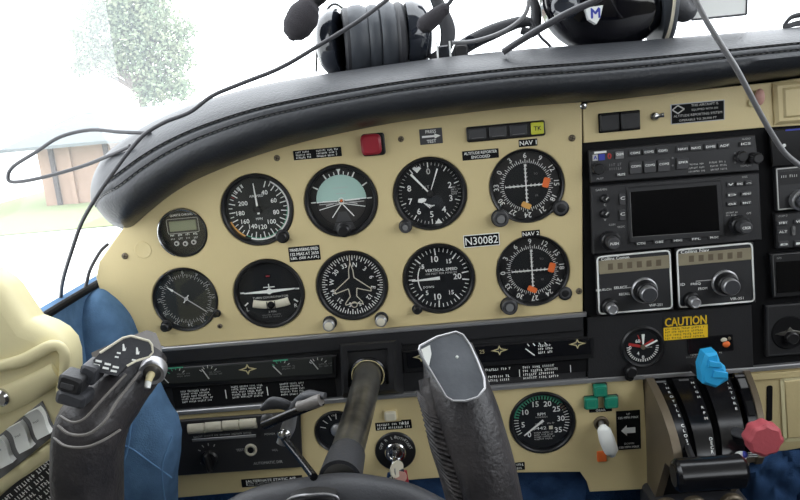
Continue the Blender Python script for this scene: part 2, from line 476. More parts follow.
# ================================================================== gauges
def gauge(name, label, key_or_c, r=37., depth=-5., dialmat='dial', group='round flight instruments in the cream panel', dialfn=None, knobs=(), refl='glass', rim=3.2, cat='gauge'):
    c = P(*key_or_c) if isinstance(key_or_c, tuple) else key_or_c
    t = thing(name, label, cat, (c.x, c.y, 0), group)
    b = MB()
    b.lathe([(r - .2, -14), (r - .2, .6), (r - .9, 1.5), (r - rim + .6, 1.3), (r - rim - .4, .3), (r - rim - 1.2, depth - .2), (r - rim - 1.2, -14)], 'bezel', n=64, cap=False)
    b.build('bezel', t)
    R = r - rim - 1.
    b = MB(); b.lathe([(R, depth - 4), (R, depth), (0, depth)], dialmat, n=56, smooth=False)
    needles = dialfn(b, R, depth + .15) or []
    b.build('dial', t)
    for nm, nb in needles: nb.build(nm, t)
    for ang, dist, kr, kind in knobs:
        a = math.radians(ang); x, y = dist * math.sin(a), dist * math.cos(a)
        kb = MB()
        # ear of the case that carries the knob
        kb.lathe([(kr + 1.2, .2), (kr + 1.2, 1.2), (kr, 1.8)], 'bezel', (x, y, 0), 24)
        if kind == 'silver':
            kb.lathe([(2.5, 1.8), (2.5, 6), (kr * .95, 6.2), (kr, 12), (kr * .8, 13.4), (0, 13.4)], 'silver', (x, y, 0), 24)
            kb.lathe([(kr * .72, 13.4), (kr * .6, 13.7), (0, 13.7)], 'offwhite', (x, y, 0), 20)
        elif kind == 'dark':
            kb.lathe([(2.5, 1.8), (kr * .9, 2.2), (kr * .9, 8), (kr * .7, 9), (0, 9)], 'bezel', (x, y, 0), 24)
        elif kind == 'ringed':
            kb.lathe([(kr, 1.8), (kr, 8.4), (kr * .85, 9.4), (kr * .62, 9.2), (kr * .55, 8.0)], 'key', (x, y, 0), 24)
            kb.lathe([(kr * .55, 7), (kr * .5, 10.2), (0, 10.4)], 'ink_dim', (x, y, 0), 20)
        elif kind == 'recess':
            kb.lathe([(kr, 1.7), (kr * .7, 2.2), (kr * .5, 1.0)], 'key', (x, y, 0), 20)
        kb.build('adjusting_knob', t)
    if refl:
        g = MB(); g.lathe([(R + .9, -1.2), (0, -1.2)], refl, n=48, cap=False, smooth=False); g.build('glass_cover', t)
    return t
def hand(b, ang, r0, r1, w0, w1, w, m, c=(0, 0)):
    a = math.radians(ang); s_, k = math.sin(a), math.cos(a)
    p, q = (c[0] + r0 * s_, c[1] + r0 * k), (c[0] + r1 * s_, c[1] + r1 * k)
    d = Vector((q[0] - p[0], q[1] - p[1])); n = Vector((-d.y, d.x)).normalized() * .5
    pts = [(p[0] - n.x * w0, p[1] - n.y * w0), (q[0] - n.x * w1, q[1] - n.y * w1), (q[0] + n.x * w1, q[1] + n.y * w1), (p[0] + n.x * w0, p[1] + n.y * w0)]
    b.prism(pts, w - .3, w + .3, m)
TILT = 0.
# airspeed
def d_asi(b, R, w):
    b.disc(R * .98, w, 'white', r0=R * .93, a0=30, a1=200, n=40); b.disc(R * .93, w, 'green_ink', r0=R * .9, a0=90, a1=210, n=24)
    b.disc(R * .985, w, 'amber', r0=R * .93, a0=212, a1=250, n=10)
    for k in range(0, 34): b.tick(22 + k * 9.4, R * (.72 if k % 2 == 0 else .8), R * .92, 1. if k % 2 == 0 else .8, w + .02, 'white')
    for t, a in zip(('40', '60', '80', '100', '120', '140', '160', '180', '200'), (28, 66, 104, 138, 172, 203, 232, 262, 296)):
        r = R * (.57 if a < 290 else .5); b.text(t, (r * math.sin(math.radians(a)), r * math.cos(math.radians(a))), 4.6, w + .05, 'white', bold=.15)
    b.text('AIRSPEED', (0, R * .42), 2.4, w + .05, 'white'); b.text('MPH', (0, -R * .3), 2.4, w + .05, 'white')
    for k in range(7): b.tick(300 + k * 5, R * .8, R * .92, .6, w + .02, 'red_ink' if k == 0 else 'white')
    n = MB(); hand(n, -3, -5, R * .82, 2.4, .8, w + 1.2, 'white'); n.lathe([(3.2, w), (3.2, w + 2.2), (0, w + 2.4)], 'bezel', n=20)
    return [('needle', n)]
gauge('airspeed_indicator', 'airspeed gauge with white scale and needle pointing up, upper left of the big gauges', G['asi'], dialfn=d_asi, knobs=((142, 37, 6, 'dark'),), dialmat='dial_olive')
# attitude indicator
def d_ai(b, R, w):
    b.disc(R * .985, w, 'bezel', r0=R * .8)
    b.poly([(R * .78 * math.cos(a), R * .78 * math.sin(a) + .5) for a in [math.radians(-2 + 184 * k / 28) for k in range(29)]], w + .1, 'horizon_sky')
    b.poly([(R * .78 * math.cos(a), R * .78 * math.sin(a)) for a in [math.radians(182 + 176 * k / 28) for k in range(29)]], w + .1, 'horizon_ground')
    for a in (-60, -45, -30, -20, -10, 0, 10, 20, 30, 45, 60):
        if a in (-45, 45): continue
        b.tick(a, R * .8, R * (.97 if a % 30 == 0 else .9), 1.4 if a % 30 == 0 else .9, w + .2, 'white')
    b.poly([(-2.4, R * .98), (2.4, R * .98), (0, R * .84)], w + .25, 'white')
    for s_ in (-1, 1):
        b.bar((s_ * R * .8, 0), (s_ * R * .95, 0), 1.2, w + .2, 'white')
        b.bar((0, -3), (s_ * R * .34, -R * .52), 1.0, w + .22, 'white'); b.bar((0, -3), (s_ * R * .72, -R * .25), .8, w + .22, 'white')
        b.bar((0, -2.5), (s_ * R * .7, -R * .08), .8, w + .22, 'ink')
    b.bar((-R * .78, -.4), (R * .78, .4), .9, w + .23, 'white')
    for y, l in ((7, 5), (13, 8)): b.bar((-l, y), (l, y), .5, w + .23, 'ink'); 
    b.poly([(-12, -R * .93), (12, -R * .93), (4, -R * .35), (-4, -R * .35)], w + .5, 'key')
    b.bar((-R * .68, -R * .68), (R * .68, -R * .68), .9, w + .6, 'bezel')
    n = MB()
    for s_ in (-1, 1): n.prism([(s_ * 4, -.8), (s_ * 19, -.4), (s_ * 19, .8), (s_ * 4, .4)][::s_], w + 2, w + 2.6, 'white'); n.prism([(s_ * 8, -3), (s_ * 16, -4.6), (s_ * 16, -3.6), (s_ * 8, -1.9)][::s_], w + 2, w + 2.5, 'ink')
    n.lathe([(1.3, w + 1), (1.3, w + 2.8), (0, w + 2.9)], 'orange', n=14)
    n.disc(3.1, w + 2.4, 'white', r0=2.4, n=20)
    return [('miniature_aeroplane', n)]
gauge('attitude_indicator', 'artificial horizon gauge with pale green sky half, below the red push lamp', G['ai'], dialfn=d_ai, knobs=((180, 29.5, 6.6, 'dark'),))
# altimeter
def d_alt(b, R, w):
    for k in range(50): b.tick(k * 7.2, R * (.8 if k % 5 == 0 else .87), R * .96, 1. if k % 5 == 0 else .6, w, 'ink' if k % 5 else 'white')
    for k in range(2, 9):
        a = math.radians(36 * k); b.text(str(k), (R * .66 * math.sin(a), R * .66 * math.cos(a)), 6, w + .05, 'white', bold=.2)
    b.text('0', (0, R * .68), 6, w + .05, 'ink', bold=.2); b.text('ALT', (-R * .12, R * .2), 3, w + .05, 'ink')
    b.text('♥', (-R * .3, R * .78), 4, w + .05, 'white') if False else b.poly([(-R * .34, R * .66), (-R * .2, R * .8), (-R * .27, R * .86), (-R * .34, R * .82), (-R * .41, R * .86), (-R * .48, R * .8)], w + .05, 'white')
    b.greek((R * .76, R * .02), 7, 9, 4, w + .05, 'ink')
    for k in range(4): b.bar((-7 + k * 2.4, -9 - 1.2 * k), (-1 + k * 1.6, -15 + .8 * k), 1., w + .05, 'white')
    b.poly([(R * .08, -R * .96), (R * .32, -R * .96), (R * .2, -R * .8)], w + .05, 'white')
    n1 = MB(); hand(n1, -40, 2, R * .84, 1.4, 2.4, w + 1.6, 'white'); hand(n1, 140, 0, 5, 1.4, 1.4, w + 1.6, 'bezel')
    n2 = MB(); hand(n2, 21, 4, R * .8, .6, 1.5, w + 2.4, 'white')
    n3 = MB(); n3.prism([(-13, -8), (-12, -4.5), (-7, -4), (-4, -5.5), (-5, -7.5), (-9, -9)], w + .8, w + 1.2, 'white')
    n1.lathe([(3, w), (3, w + 2.9), (0, w + 3)], 'bezel', n=20)
    return [('hundreds_hand', n1), ('thin_hand', n2), ('thousands_hand', n3)]
gauge('altimeter', 'altimeter with big white digits two to eight, right of the artificial horizon', G['alt'], dialfn=d_alt, knobs=((222, 41, 5.8, 'ringed'),))
# nav indicators
def mk_nav(rot, flag2):
    def f(b, R, w):
        b.disc(R * .99, w, 'bezel', r0=R * .66)
        for k in range(72):
            b.tick(rot + k * 5, R * .66, R * (.78 if k % 2 == 0 else .73), .6, w + .1, 'white')
        for k, t in enumerate(('0', '3', '6', '9', '12', '15', '18', '21', '24', '27', '30', '33')):
            a = rot + k * 30; r = R * .88
            b.text(t, (r * math.sin(math.radians(a)), r * math.cos(math.radians(a))), 5.2, w + .1, 'white', rot=-a, bold=.2)
        for k in range(5, 22, 4):
            for s_ in (-1, 1):
                b.bar((s_ * k, -1.6), (s_ * k, 1.6), .7, w, 'ink'); b.bar((-1.6, s_ * k), (1.6, s_ * k), .7, w, 'ink')
        b.text('TO', (10, 11), 2, w, 'ink_dim'); b.text('FR', (10, -11), 2, w, 'ink_dim')
        b.poly([(-1.6, R * .56), (1.6, R * .56), (0, R * .65)], w, 'white')
        n1 = MB(); n1.box((-.5, 0, w + 1.5), (1.1, R * 1.22, .5), 'white')
        n2 = MB(); n2.box((0, 0, w + 2.3), (R * 1.24, 1.1, .5), 'white')
        for n_, k0 in ((n1, 0), (n2, 1)):
            for k in range(-16, 17, 4):
                if k0: n_.bar((k, -1.3), (k, 1.3), .5, w + 2.7, 'white')
                else: n_.bar((-1.7, k), (.9, k), .5, w + 1.9, 'white')
        f1 = MB(); f1.box((R * .57, 1.5, w + 2.9), (6.5, 10, .8), 'orange', 1.5, rot=-.3)
        f2 = MB(); f2.box((-1.5, -R * .58, w + 2.9), (10, 5.6, .8), flag2, 1.5, rot=-.5)
        return [('course_needle', n1), ('glideslope_needle', n2), ('warning_flag', f1), ('warning_flag', f2)]
    return f
gauge('nav_indicator', 'upper course deviation gauge with orange and yellow flags, beside the NAV 1 label', G['nav1'], r=37.5, rim=2.2, dialfn=mk_nav(-60, 'amber'), knobs=((224, 41.5, 8, 'ringed'), (128, 41, 7, 'recess')), group='course deviation indicators')
gauge('nav_indicator', 'lower course deviation gauge with two orange flags, under the NAV 2 label', G['nav2'], r=37.5, rim=2.2, dialfn=mk_nav(-92, 'orange'), knobs=((218, 43.5, 8, 'ringed'), (130, 41, 6, 'recess')), group='course deviation indicators')
# turn coordinator
def d_tc(b, R, w):
    for s_ in (-1, 1):
        b.bar((s_ * R * .82, 2), (s_ * R * .95, 2), 1.6, w, 'white'); b.bar((s_ * R * .74, -9), (s_ * R * .86, -12), 1.6, w, 'white')
        b.text('L' if s_ < 0 else 'R', (s_ * R * .78, -16), 4, w, 'white')
    b.text('TURN COORDINATOR', (0, -4.6), 2.3, w, 'ink', width=R * 1.15)
    b.text('2 MIN', (0, -20.5), 2.2, w, 'ink'); b.greek((0, -25), 22, 4.5, 2, w, 'ink_dim')
    b.box((0, R * .55, w), (7, 4, .3), 'matte_black'); b.box((0, R * .55, w + .2), (4, 1.4, .3), 'red')
    pts = [(x, -12.8 + .0075 * x * x) for x in [-19 + 38 * k / 12 for k in range(13)]]
    t = MB(); t.sweep([(p[0], p[1], w + .6) for p in pts], 4.3, 1.8, 'offwhite', n=12, smooth=0)
    t2 = MB()
    for x in (-4.2, 4.2): t2.box((x, -12.8, w + 2.7), (.8, 8.6, .4), 'bezel')
    t2.ball((0, -12.8, w + 1.6), 3.9, 'matte_black')
    n = MB(); n.prism([(-27, 1.2), (0, 0), (27, 2.2), (27, 3.4), (0, 3.6), (-27, 2.2)][::1], w + 1, w + 1.8, 'white')
    n.lathe([(3, w + 1), (3, w + 2.2), (0, w + 2.4)], 'white', (0, 2, 0), n=20); n.box((0, 6.4, w + 1.4), (1, 7, .8), 'white'); n.box((0, 6.5, w + 1.4), (12, .9, .8), 'white')
    return [('slip_tube', t), ('slip_ball', t2), ('aeroplane_symbol', n)]
gauge('turn_coordinator', 'turn gauge with white aeroplane wings above a curved slip tube', G['tc'], dialfn=d_tc)
# heading indicator
def d_hi(b, R, w):
    for k in range(72): b.tick(k * 5 - 15, R * (.8 if k % 2 == 0 else .87), R * .97, .95, w, 'white')
    for k, t in enumerate(('N', '3', '6', 'E', '12', '15', 'S', '21', '24', 'W', '30', '33')):
        a = 12 + k * 30; r = R * .66
        b.text(t, (r * math.sin(math.radians(a)), r * math.cos(math.radians(a))), 4.6, w, 'white', rot=-a, bold=.2)
    pl = [(0, 24), (2.2, 16), (2.6, 8), (19, -5), (19, -8), (4.4, -3.6), (3.4, -12), (9, -19), (9, -21), (0, -19)]
    n = MB(); full = pl + [(-x, y) for x, y in pl[::-1]]
    n.line(full, 1., w + 1.5, 'offwhite', True); n.bar((0, 24), (0, 31), .8, w + 1.5, 'offwhite'); n.disc(3.4, w + 1.5, 'offwhite', c=(0, -21), r0=2.6, n=20)
    return [('aeroplane_outline', n)]
gauge('heading_indicator', 'heading gauge with white aeroplane outline, left of the vertical speed gauge', G['hi'], dialfn=d_hi, knobs=((216, 46, 6.2, 'silver'), (144, 46, 6, 'silver')))
# vertical speed
def d_vsi(b, R, w):
    for k in range(-20, 21):
        a = -90 + k * 8.6; b.tick(a, R * (.74 if k % 5 == 0 else .84), R * .96, 1.3 if k % 5 == 0 else .8, w, 'white')
    for t, a, h in (('10', -8, 6.4), ('10', 188, 6.4), ('5', -50, 4.6), ('15', 35, 4.4), ('15', 145, 4.4), ('5', -138, 4.6)):
        b.text(t, (R * .62 * math.sin(math.radians(a)), R * .62 * math.cos(math.radians(a))), h, w + .03, 'white', bold=.25)
    b.text('20', (R * .58, 0), 6, w + .03, 'white', bold=.25)
    b.text('VERTICAL SPEED', (3, 8.5), 2.8, w + .03, 'white', width=R * 1.02, bold=.15); b.text('100 FEET PER MINUTE', (3, 4.8), 2.1, w + .03, 'ink', width=R * .98)
    b.line([(-R * .6 + .02 * y * y - 2, y) for y in range(-12, 13, 3)], 1.1, w + .02, 'white')
    b.text('UP', (-R * .5, 13), 2.6, w + .03, 'white'); b.text('DOWN', (-R * .35, -9), 2.4, w + .03, 'white')
    n = MB(); hand(n, -92, -1, R * .86, 3.4, .9, w + 1.3, 'white')
    return [('needle', n)]
gauge('vertical_speed_indicator', 'vertical speed gauge with white needle lying level to the left, above the right yoke grip', G['vsi'], dialfn=d_vsi, knobs=((220, 39, 4.4, 'dark'),))
# left compass gauge
def d_adf(b, R, w):
    for k in range(72): b.tick(k * 5, R * (.78 if k % 2 else .72), R * .84, .5, w, 'ink')
    for k, t in enumerate(('0', '3', '6', '9', '12', '15', '18', '21', '24', '27', '30', '33')):
        a = 30 * k - 60; r = R * .91
        b.text(t, (r * math.sin(math.radians(a)), r * math.cos(math.radians(a))), 4, w, 'ink', rot=-a)
    n = MB(); hand(n, -52, -R * .8, R * .74, .8, .9, w + 1.3, 'ink'); hand(n, -52, R * .5, R * .74, 2.4, .2, w + 1.5, 'white'); hand(n, 38, -5, 5, 1, 1, w + 1.4, 'white')
    n.lathe([(2, w), (2, w + 1.8), (0, w + 2)], 'ink', n=16)
    return [('needle', n)]
gauge('bearing_indicator', 'dark bearing gauge with long slanting needle, lowest at the left end of the panel', G['dg'], r=dg_r - .3, rim=1.6, dialfn=d_adf, knobs=((222, 35, 5, 'dark'), (118, 36, 3, 'dark')), dialmat='dial_olive', refl='glass_hazed')
# digital clock
def d_clk(b, R, w):
    b.text('QUARTZ CHRONO', (0, R * .78), 2.6, w, 'white', width=R * 1.05, bold=.15)
    b.box((0, R * .3, w), (R * 1.42, R * .66, 1.2), 'bezel', 1.5); b.line(rrect((0, R * .3), R * 1.42, R * .66, 1.5), .5, w + .7, 'ink', True)
    b.box((0, R * .3, w + .3), (R * 1.22, R * .46, 1.4), 'lcd', .8)
    for x in (-12, -4, 4, 12): b.greek((x, -2.6), 5.4, 3, 1, w, 'white'); b.greek((x, -6.4), 5.4, 3, 1, w, 'ink')
    bs = []
    for x in (-9, 0, 9):
        n = MB(); n.lathe([(2.6, w), (2.6, w + 1.6), (1.6, w + 2), (0, w + 2)], 'ink', (x, -12 + abs(x) * .1, 0), 18); n.disc(1.3, w + 2.1, 'dial', c=(x, -12 + abs(x) * .1), n=14); bs.append(('button', n))
    return bs
gauge('clock', 'small round digital clock with lcd window and three buttons at the left', clock_c, r=clock_r - .3, rim=1.2, dialfn=d_clk, group=None, cat='clock')
b = MB(); b.sweep([(clock_c.x + 24.6 * math.sin(a), clock_c.y + 24.6 * math.cos(a), 2) for a in [math.radians(205 + 200 * k / 24) for k in range(25)]], .9, .9, 'chrome', n=8, smooth=0)
b.build('chrome_ring', bpy.data.objects['clock'], org=(clock_c.x, clock_c.y, 0))
# tachometer
def d_tach(b, R, w):
    b.disc(R * .98, w, 'dial', n=40)
    for k in range(36):
        a = -118 + k * 236 / 35; big = k % 5 == 0
        g_ = 6 <= k <= 25
        b.tick(a, R * .8, R * .96, 1.5 if g_ else .8, w + .05, 'green_ink' if g_ else ('red_ink' if k == 26 else 'white'))
        if k in (25, 26, 27): b.tick(a, R * .82, R * .95, 1.6, w + .08, 'bronze')
    b.disc(R * .97, w + .02, 'green', r0=R * .92, a0=-78, a1=50, n=24)
    for t, a in zip(('0', '5', '10', '15', '20', '25', '30', '35'), (-136, -98, -56, -16, 20, 52, 86, 124)):
        b.text(t, (R * .66 * math.sin(math.radians(a)), R * .66 * math.cos(math.radians(a))), 6, w + .05, 'white', bold=.25)
    b.text('RPM', (0, 8), 3.2, w + .05, 'white', bold=.1); b.text('HUNDREDS', (0, 4.6), 1.7, w + .05, 'ink')
    b.text('HOURS', (-3, -3), 1.8, w + .05, 'ink'); b.greek((10, -3), 9, 2.6, 1, w + .05, 'ink')
    b.box((0, -8, w + .1), (24, 4.6, .4), 'matte_black'); b.text('0442', (-3, -8), 3.4, w + .4, 'white', width=15); b.box((9.3, -8, w + .3), (4, 4, .3), 'offwhite')
    b.greek((2, -17), 22, 10, 4, w + .05, 'ink')
    n = MB(); hand(n, -127, -2, R * .8, 2.6, 1.2, w + 1.3, 'white')
    return [('needle', n)]
gauge('tachometer', 'engine speed gauge with green arc around digits 0 to 35, in lower panel', (542.5, 423), r=35.3, dialfn=d_tach, group=None)
def d_egt(b, R, w):
    for a in (-75, -50, -25, 0): b.tick(a, R * .6, R * .9, 1, w, 'white')
    b.text('VAC', (-2, R * .82), 2.4, w, 'white'); b.text('40', (R * .3, R * .5), 3.4, w, 'white')
    n = MB(); n.lathe([(7.5, w), (7, w + 2.5), (5, w + 4), (0, w + 4.4)], 'silver', n=28); return [('centre_cap', n)]
gauge('vacuum_gauge', 'small black gauge with pale centre cap behind the yoke shaft', (337, 432), r=24.2, rim=2., dialfn=d_egt, group=None)
def d_mp(b, R, w):
    for k in range(14): b.tick(-150 + k * 22, R * .76, R * .92, .9, w, 'white')
    n = MB(); hand(n, 60, -4, R * .7, 2, 1, w + 1.2, 'white'); return [('needle', n)]
gauge('manifold_gauge', 'gauge mostly hidden behind the right yoke grip in the lower panel', (456, 431), r=27.2, dialfn=d_mp, group=None)

# ================================================================== placards, lamps, switches on the panel
def placard(label, tl, br, lines=None, rows=0, bg='matte_black', fg='white', w=.2, name='placard', cols=None, border=None, skew=0.):
    c, wd, ht = rect(tl, br, w); t = (c.x, c.y, 0)
    b = MB(); b.box((0, 0, w + .15), (wd, ht, .6), border or bg, .4)
    if border: b.box((0, 0, w + .3), (wd - 1.6, ht - 1.6, .5), bg)
    top = w + .62
    if lines:
        n = len(lines); rh = ht * .88 / n
        for i, tx in enumerate(lines):
            if tx: b.text(tx, (0, ht * .44 - rh * (i + .5)), rh * .68, top, fg, width=min(wd * .9, rh * .68 * len(tx) * .95), bold=.12)
    if rows:
        for cx, cw in (cols or ((0, .9),)): b.greek((cx * wd, 0), wd * cw, ht * .86, rows, top, fg)
    return solo(b, name, t, label, 'placard')
placard('two-column striped placard between the airspeed gauge and the red lamp', (293, 151), (342, 156), rows=3, cols=((-.28, .34), (.22, .48)))
placard('small placard with a white arrow reading PRESS TEST, above the altimeter', (419, 129.5), (443, 143), bg='key')
b = MB(); c, wd, ht = rect((419, 129.5), (443, 143)); z = .9
b.text('PRESS', (0, ht * .3), 3, z, 'white', bold=.15); b.text('TEST', (0, -ht * .32), 3, z, 'white', bold=.15)
b.bar((-wd * .4, 0), (wd * .2, 0), 2, z, 'white'); b.poly([(wd * .15, -2.6), (wd * .42, 0), (wd * .15, 2.6)], z, 'white')
o = b.build('lettering'); o.parent = bpy.data.objects['placard.001']
placard('tiny NAV 1 label above the upper course deviation gauge', (518.5, 140), (537.5, 145.5), ['NAV 1'])
placard('tiny NAV 2 label above the lower course deviation gauge', (521.5, 231.2), (540, 236), ['NAV 2'])
placard('black two-line label above left of the upper course deviation gauge', (462, 151.5), (499, 157.5), ['ALTITUDE REPORTER', 'ENCODED'])
placard('white-edged registration plate reading N30082', (463, 235.5), (500, 245), ['N30082'], border='white')
placard('black manoeuvring speed placard above the heading gauge', (288, 247.5), (321, 259.5), ['MANEUVERING SPEED', '132 MIAS AT 2650', 'LBS. (SEE A.F.M.)'])
placard('black strip placard under the cream push switch', (375, 423), (412, 428), rows=2)
placard('short black placard left of the right yoke grip', (401, 420), (411.5, 425), rows=1)
placard('short black placard right of the right yoke grip', (510, 463), (525, 469.5), rows=2)
placard('long black placard along the bottom edge reading ALTERNATE STATIC AIR', (241, 479.5), (303, 483), ['ALTERNATE STATIC AIR', ''], rows=0)
o = bpy.data.objects['placard.010']
b = MB(); b.greek((0, -1.8), 54, 4.6, 2, .9, 'ink'); b.bar((-28, -3), (-28, 3.4), .8, .9, 'white'); q = b.build('lettering'); q.parent = o
placard('tiny GEAR label under the green lamps', (589, 408.8), (612, 411), ['GEAR'])
# arrow placard
placard('tall black placard with a white left-pointing arrow beside the gear lever', (616, 411.5), (641, 448.5), bg='matte_black')
c, wd, ht = rect((616, 411.5), (641, 448.5)); b = MB(); z = .9
b.poly([(-wd * .32, 0), (-wd * .08, 6.2), (-wd * .08, 3.2), (wd * .28, 3.2), (wd * .28, -3.2), (-wd * .08, -3.2), (-wd * .08, -6.2)], z, 'white')
b.text('UP', (0, ht * .42), 2.2, z, 'white'); b.text('125 MPH MAX', (0, ht * .33), 2.4, z, 'white', width=wd * .84, bold=.12)
b.text('DOWN', (0, -ht * .34), 2.2, z, 'white'); b.text('150 MPH MAX', (0, -ht * .43), 2.4, z, 'white', width=wd * .84, bold=.12)
q = b.build('lettering'); q.parent = [o for o in bpy.data.objects if o.name.startswith('placard')][-1]
# transponder placard with diamond
placard('grey-edged placard with a diamond mark under the glareshield', (670.5, 104.5), (724.5, 119.8), border='silver')
pl_ = sorted([o for o in bpy.data.objects if o.name.startswith('placard')], key=lambda o: o.name)[-1]
c, wd, ht = rect((670.5, 104.5), (724.5, 119.8)); b = MB(); z = .95
b.line([(-wd * .37, ht * .42), (-wd * .25, ht * .22), (-wd * .37, ht * .02), (-wd * .49 + 1, ht * .22)], 1.2, z, 'ink', True)
b.text('THIS AIRCRAFT IS', (wd * .13, ht * .36), 2.3, z, 'ink'); b.text('EQUIPPED WITH AN', (wd * .13, ht * .13), 2.3, z, 'ink')
b.text('ALTITUDE REPORTING SYSTEM', (0, -ht * .1), 2.3, z, 'ink', width=wd * .9); b.text('OPERABLE TO 20,000 FT', (0, -ht * .34), 2.3, z, 'ink', width=wd * .7)
q = b.build('lettering'); q.parent = pl_
# red lamp
t = thing('warning_lamp', 'square red push lamp above the artificial horizon', 'lamp', P(372, 144))
b = MB(); b.box((1.5, -.5, 2), (23, 22, 4), 'bezel', 3); b.build('housing', t)
b = MB(); b.box((-.5, 0, 6), (20, 20, 8), 'red', 4.5); b.build('lens', t)
# rocker row by NAV1
c, wd, ht = rect((468, 127), (543, 135)); c2 = P(505.5, 131.2); wd = 77; ht = 15
t = thing('annunciator_switch_row', 'black row of three push keys and a yellow-green lamp above the altimeter', 'switch panel', (c2.x, c2.y, 0))
b = MB(); b.box((0, 0, 1), (wd, ht, 5), 'bezel', 2); b.build('housing', t)
for k in range(3):
    b = MB(); b.box((-28 + k * 20, .3, 4), (17, 10.5, 4), 'key' if k < 2 else 'charcoal', 1.2); b.bar((-34 + k * 20, -3.6), (-22 + k * 20, -3.6), .5, 6.1, 'ink_dim'); b.build('push_key', t)
b = MB(); b.box((30.5, .3, 4), (12.5, 11.5, 4), 'lime', 1.2); b.text('TK', (30.5, .3), 4, 6.1, 'black', bold=.2); b.build('lamp_key', t)
# rocker pair in the upper radio panel
c, wd, ht = rect((598, 114), (640, 129)); 
t = thing('rocker_switch_pair', 'pair of black rocker switches under the glareshield, left of the diamond placard', 'switch', (c.x, c.y, 0))
b = MB(); b.box((0, 0, .5), (wd, 19, 3), 'matte_black', 1); b.build('housing', t)
for s_ in (-1, 1):
    b = MB(); b.box((s_ * wd * .25, 0, 3), (wd * .46, 17, 5), 'black', 2); b.build('rocker', t)
t = thing('toggle_latch', 'small chrome latch screw between rocker switches and diamond placard', 'latch', P(655, 116.5))
b = MB(); b.lathe([(4.5, 0), (4.5, 1.5), (3, 3.5), (0, 4)], 'chrome', n=20); b.build('base', t)
b = MB(); b.sweep([(0, 0, 3), (3.5, .8, 5), (7, 1, 5.5)], [2, 2.4], [1.4, 1.2], 'chrome', n=10); b.build('lever', t)
b = MB(); b.ball((0, 0, 4), (4.5, 8, 4), 'pink'); b.ball((-6, -5, 2), (4, 4, 2), 'cream')
solo(b, 'panel_plug', P(758, 97), 'pinkish worn plug in a notch behind the hanging cable', 'plug')
# cream push switch
t = thing('push_switch', 'small cream square push switch right of the yoke shaft', 'switch', P(390.5, 414.5))
b = MB(); b.box((0, 0, 1), (15, 12, 3), 'beige', 1.5); b.build('housing', t)
b = MB(); b.box((0, 0, 4), (12.5, 10, 6), 'offwhite', 2); b.build('button', t)
# green lamps
gl = None
for (x, y), lb in zip(((599, 388.5), (590, 401), (610, 400)), ('topmost green gear lamp touching the silver strip', 'lower left green gear lamp above the gear lever', 'lower right green gear lamp above the gear lever')):
    p = P(x, y)
    if gl is None:
        gl = thing('gear_lamp', lb, 'lamp', p, 'green gear lamps')
        b = MB(); b.box((.8, -.8, 1), (15, 14.5, 4), 'bezel', 1.5); b.build('housing', gl)
        b = MB(); b.box((0, 0, 5), (13.5, 12.5, 7), 'green', 1.5); b.line(rrect((0, 0), 8.5, 7.5, 1), .5, 8.6, 'green_ink', True); b.build('lens', gl)
    else: copy_tree(gl, p, lb)
# gear lever
def pw(l): return [tuple(P(x, y, w)) for x, y, w in l]
t = thing('gear_lever', 'white wheel-shaped landing gear lever with an orange tab beneath', 'lever', P(601, 423))
b = MB(); b.lathe([(8, 0), (8, 2.5), (6.4, 3.2), (5.6, .6), (0, .6)], 'bronze', n=28); b.lathe([(3.2, .6), (3.2, 5), (0, 5.6)], 'bezel', n=18); b.build('collar', t)
b = MB(); b.sweep(pw([(601, 423, 3), (602, 427, 14), (604, 433, 24)]), [3, 2.6], [3, 2.6], 'silver', n=12); ab(b, 'arm', t)
b = MB(); b.sweep(pw([(603, 425, 24), (604, 430, 27), (607, 440, 28), (611, 450, 27), (613, 456, 25)]), [3, 7, 8, 7.6, 3], [3, 5, 5.5, 5, 2], 'white', n=20); ab(b, 'wheel_knob', t)
b = MB(); b.box((0, 0, 1), (10, 12, 2.4), 'orange', 1); solo(b, 'orange_tab', P(601.5, 456), 'orange square lamp half hidden behind the white gear lever', 'lamp')
# ignition
t = thing('ignition_switch', 'round black ignition switch with metal centre right of the yoke shaft', 'ignition switch', P(395.5, 450.5))
b = MB(); b.lathe([(22, 0), (22, 2), (21, 3), (11, 3)], 'bezel', n=48)
for tx, a in (('OFF', -62), ('R', -32), ('L', -8), ('BOTH', 22), ('START', 62)):
    b.text(tx, (16.5 * math.sin(math.radians(a)), 16.5 * math.cos(math.radians(a))), 3.2, 3.1, 'ink', rot=-a)
b.build('dial_plate', t)
b = MB(); b.lathe([(11.5, 3), (11.5, 6), (10.4, 7.4), (8, 7.6), (7, 6.4), (0, 6.4)], 'chrome', n=36); b.build('lock_barrel', t)
kc = P(395.5, 450.5)
t = thing('key_bunch', 'bunch of keys with red tag hanging from the ignition switch', 'keys', (kc.x, kc.y, 9))
b = MB(); b.box((0, 0, 8), (4, 12, 17), 'chrome', .8); b.lathe([(9, 0), (9, 2)], 'offwhite', (1, -5, 22), 24, axis=(.7, 0, .7)); b.lathe([(8.5, -1.2), (8.5, 1.2)], 'chrome', (0, -3, 18), 24, axis=(1, 0, .2)); b.build('key', t)
b = MB(); b.sweep([(0, -6 + 8 * math.cos(a), 18 + 8 * math.sin(a)) for a in [2 * PI * k / 20 for k in range(21)]], .8, .8, 'silver', n=6, smooth=0); b.build('split_ring', t)
b = MB(); b.prism([(-9, -12), (-2, -9), (-6, -34), (-14, -33)], 16, 18, 'navy', .4); b.prism([(-7, -16), (-4, -15), (-7, -28), (-10, -27)], 18, 18.6, 'offwhite'); b.build('blue_tag', t)
b = MB(); b.prism([(4, -8), (12, -10), (14, -46), (6, -44)], 17, 19.5, 'red', .6); b.build('red_tag', t)
